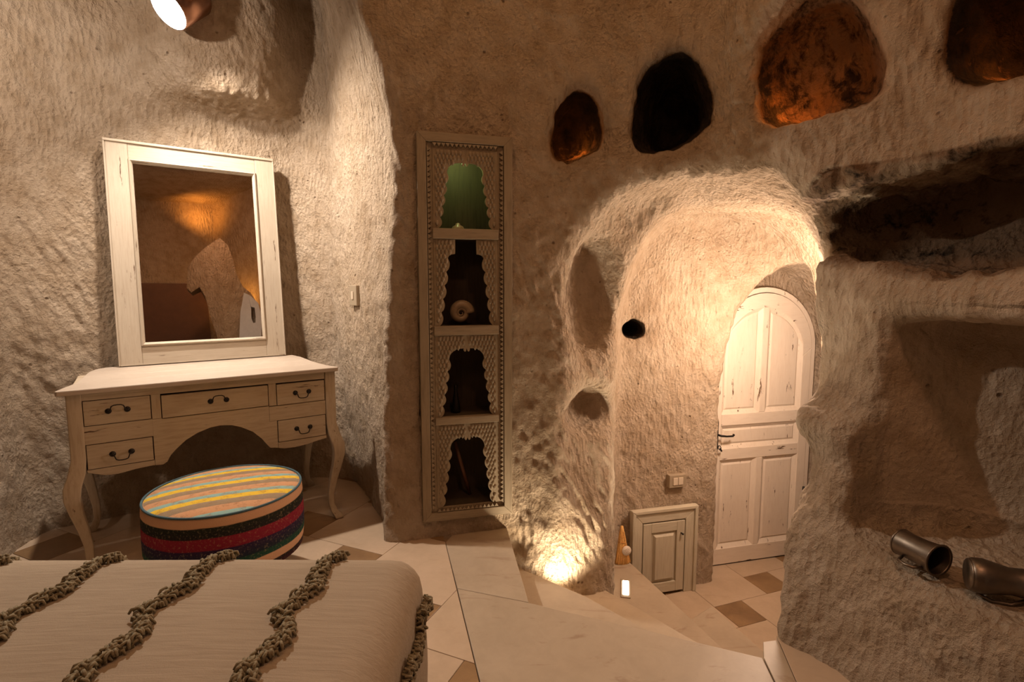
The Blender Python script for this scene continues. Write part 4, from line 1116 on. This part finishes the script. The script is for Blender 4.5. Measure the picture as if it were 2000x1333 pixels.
# ---------------- tin mugs lying in the big niche ----------------
def mug(name, label, p, d, L_, prof, hz):
    d = Vector(d).normalized(); M = d.to_track_quat('Z', 'Y').to_matrix().to_4x4(); M.translation = p
    t = thing(name, label, 'mug', M=M)
    m = MB(); inner = [(r-.003, z+.003) for r, z in prof[::-1] if r > .004]
    m.lathe([(.0001,0)]+prof+inner+[(.0001,.004)], 40); m.obj('body', TIN, t)
    m = MB(); m.tube([(prof[-1][0]*math.cos(a), prof[-1][0]*math.sin(a), L_) for a in [i*math.pi/20 for i in range(40)]], .0028, 6, closed=True); m.obj('rim', TIN, t)
    m = MB(); m.tube([(prof[0][0]*1.0*math.cos(a), prof[0][0]*math.sin(a), .004) for a in [i*math.pi/20 for i in range(40)]], .0035, 6, closed=True); m.obj('foot_ring', TIN, t)
    m = MB(); m.tube(hz, .0045, 8); m.obj('handle', TIN, t)
mug('tin_mug', 'tarnished tin mug lying with its dark open mouth towards the room, left in the niche', (1.205, 1.565, .463), (.22,-.97,.0), .12, [(.038,0),(.040,.01),(.038,.04),(.040,.08),(.045,.115),(.046,.12)], [(-.030,-.028,.035),(-.055,-.030,.045),(-.062,-.030,.07),(-.055,-.030,.09),(-.032,-.028,.10)])
mug('tin_jug', 'dented belly shaped tin jug lying on its side at the right of the niche', (1.250, 1.375, .466), (.90,-.43,.0), .135, [(.038,0),(.045,.012),(.047,.033),(.040,.065),(.035,.09),(.038,.12),(.042,.135)], [(-.01,-.046,.02),(-.02,-.056,.05),(-.02,-.056,.09),(-.015,-.038,.12)])

# ---------------- amber lamps deep in the wall hollows ----------------
for px, py, a, b, s, pw in ((1150,292,(0,2.63),(.37,2.68),.18,.40), (1522,222,(1.09,2.26),(1.42,1.87),.13,.95), (1925,130,(1.42,1.90),(1.62,1.45),.20,.55)):
    q = onpl(px, py, a, b); i = {1150:0,1522:2,1925:3}[px]; n = HOLES[i]['n']
    lamp('amber_hollow_light', 'POINT', (q[0]+n[0]*s, q[1]+n[1]*s, q[2]+.045), pw, (1,.28,.04), .02)

# ---------------- the room behind the camera, seen in the mirror ----------------
REAR = plain('dim_brown_plaster', (.40,.25,.13), .95, 0, 6, .3, .8, .1)
def wallp(name, pts, z0, z1, th=.15):
    m = MB(); (ax_, ay), (bx, by) = pts; d = math.hypot(bx-ax_, by-ay); nx_, ny_ = (by-ay)/d*th, -(bx-ax_)/d*th
    m.prism([(ax_,ay),(bx,by),(bx+nx_,by+ny_),(ax_+nx_,ay+ny_)], z0, z1); return m.obj(name, TUFF, kind='structure')
wallp('wall_left_rear', [(-2.9,-4.9),(-2.9,.55)], -.1, 3.8, -.15)
wallp('wall_rear', [(-3.0,-4.79),(2.1,-.928)], -.1, 3.8, .15)
wallp('wall_right_rear', [(1.972,-1.12),(1.72,.50)], -.1, 3.8, .15)
wallp('wall_return', [(1.40,.44),(1.9,.44)], -.1, 3.8, -.12)
m = MB(); m.box((-3.05,-4.9,3.58), (2.3,.50,3.75)); m.obj('ceiling_rear', TUFF, kind='structure')
wm_ = frameM((1.95,-1.04,0), (.8,.6))
m = MB(); m.prism([(-3.6,.9),(-.141,.9),(-.141,1.6),(-.15,2.14),(-.267,2.33),(-.392,2.37),(-3.6,2.42)], -.10, .02, 'y', wm_); m.obj('trim_1', plain('brown_wood_panel', (.13,.06,.03), .6, 0, 10, .3, .3), kind='structure')
m = MB(); m.box((-3.6,-.16,2.40), (-.36,-.05,2.45), wm_); m.obj('trim_2', plain('dark_ledge', (.09,.04,.02), .6, 0, 10, .3, .3), kind='structure')
# stone spur between the bed alcove and the rear room, with a pale pillar before it
def spur(nm, mt, left, right, slope, off, th):
    D_ = Vector((.6753,-.7375,0)); L_ = Vector((.7375,.6753,0)); P_ = Vector((1.037,.128,0))+D_*off; m = MB()
    for pts in (left, right):
        f = [P_+L_*a+D_*(max(0, -(a+.055))*slope)+Vector((0,0,z)) for a, z in pts]; b = [P_+L_*a+D_*th+Vector((0,0,z)) for a, z in pts]; n = len(pts)
        m.add(f+b, [list(range(n)), list(range(n, 2*n))[::-1]]+[(k, n+k, n+(k+1) % n, (k+1) % n) for k in range(n)])
    return m.obj(nm, mt, kind='structure')
spur('wall_spur', TUFF, [(-.055,0),(-.055,2.64),(-.12,2.61),(-.201,2.565),(-.328,2.467),(-.40,2.38),(-.425,2.296),(-.448,2.094),(-.397,2.03),(-.30,2.08),(-.244,1.943),(-.198,1.655),(-.145,1.398),(-.12,0)],
     [(-.055,0),(.38,0),(.359,1.494),(.341,1.792),(.265,1.947),(.183,2.028),(.121,2.194),(.095,2.391),(.051,2.568),(-.028,2.652),(-.055,2.64)], .9, 0, .55)
PALE = plain('pale_grey_plaster', (.60,.62,.66), .9, 0, 20, .15, .4, .1)
spur('wall_pier', PALE, [(.09,0),(.093,1.365),(.128,1.68),(.185,1.921),(.23,1.90),(.25,1.72),(.245,1.60),(.26,1.54),(.285,1.54),(.285,0)],
     [(.285,0),(.285,1.54),(.295,1.62),(.29,1.73),(.25,1.745),(.23,1.90),(.256,1.881),(.336,1.787),(.362,1.604),(.336,1.348),(.33,0)], 0, -.15, .10)
lamp('rear_cove_light', 'AREA', (1.60,-.98,3.30), 3.0, (1,.36,.06), .15, (1.95,-1.04,3.6))
lamp('rear_cove_light', 'AREA', (1.62,-.35,1.9), 3.0, (1,.42,.08), .12, (1.9,-.5,2.3))
lamp('spur_fill_light', 'AREA', (.45,.30,3.3), 14.0, (1,.50,.28), .15, (1.15,.05,1.8))  # unseen light added to brighten the spur in the mirror
lamp('rear_room_light', 'POINT', (-.3,-.6,2.9), 7, (1,.62,.42), .15)
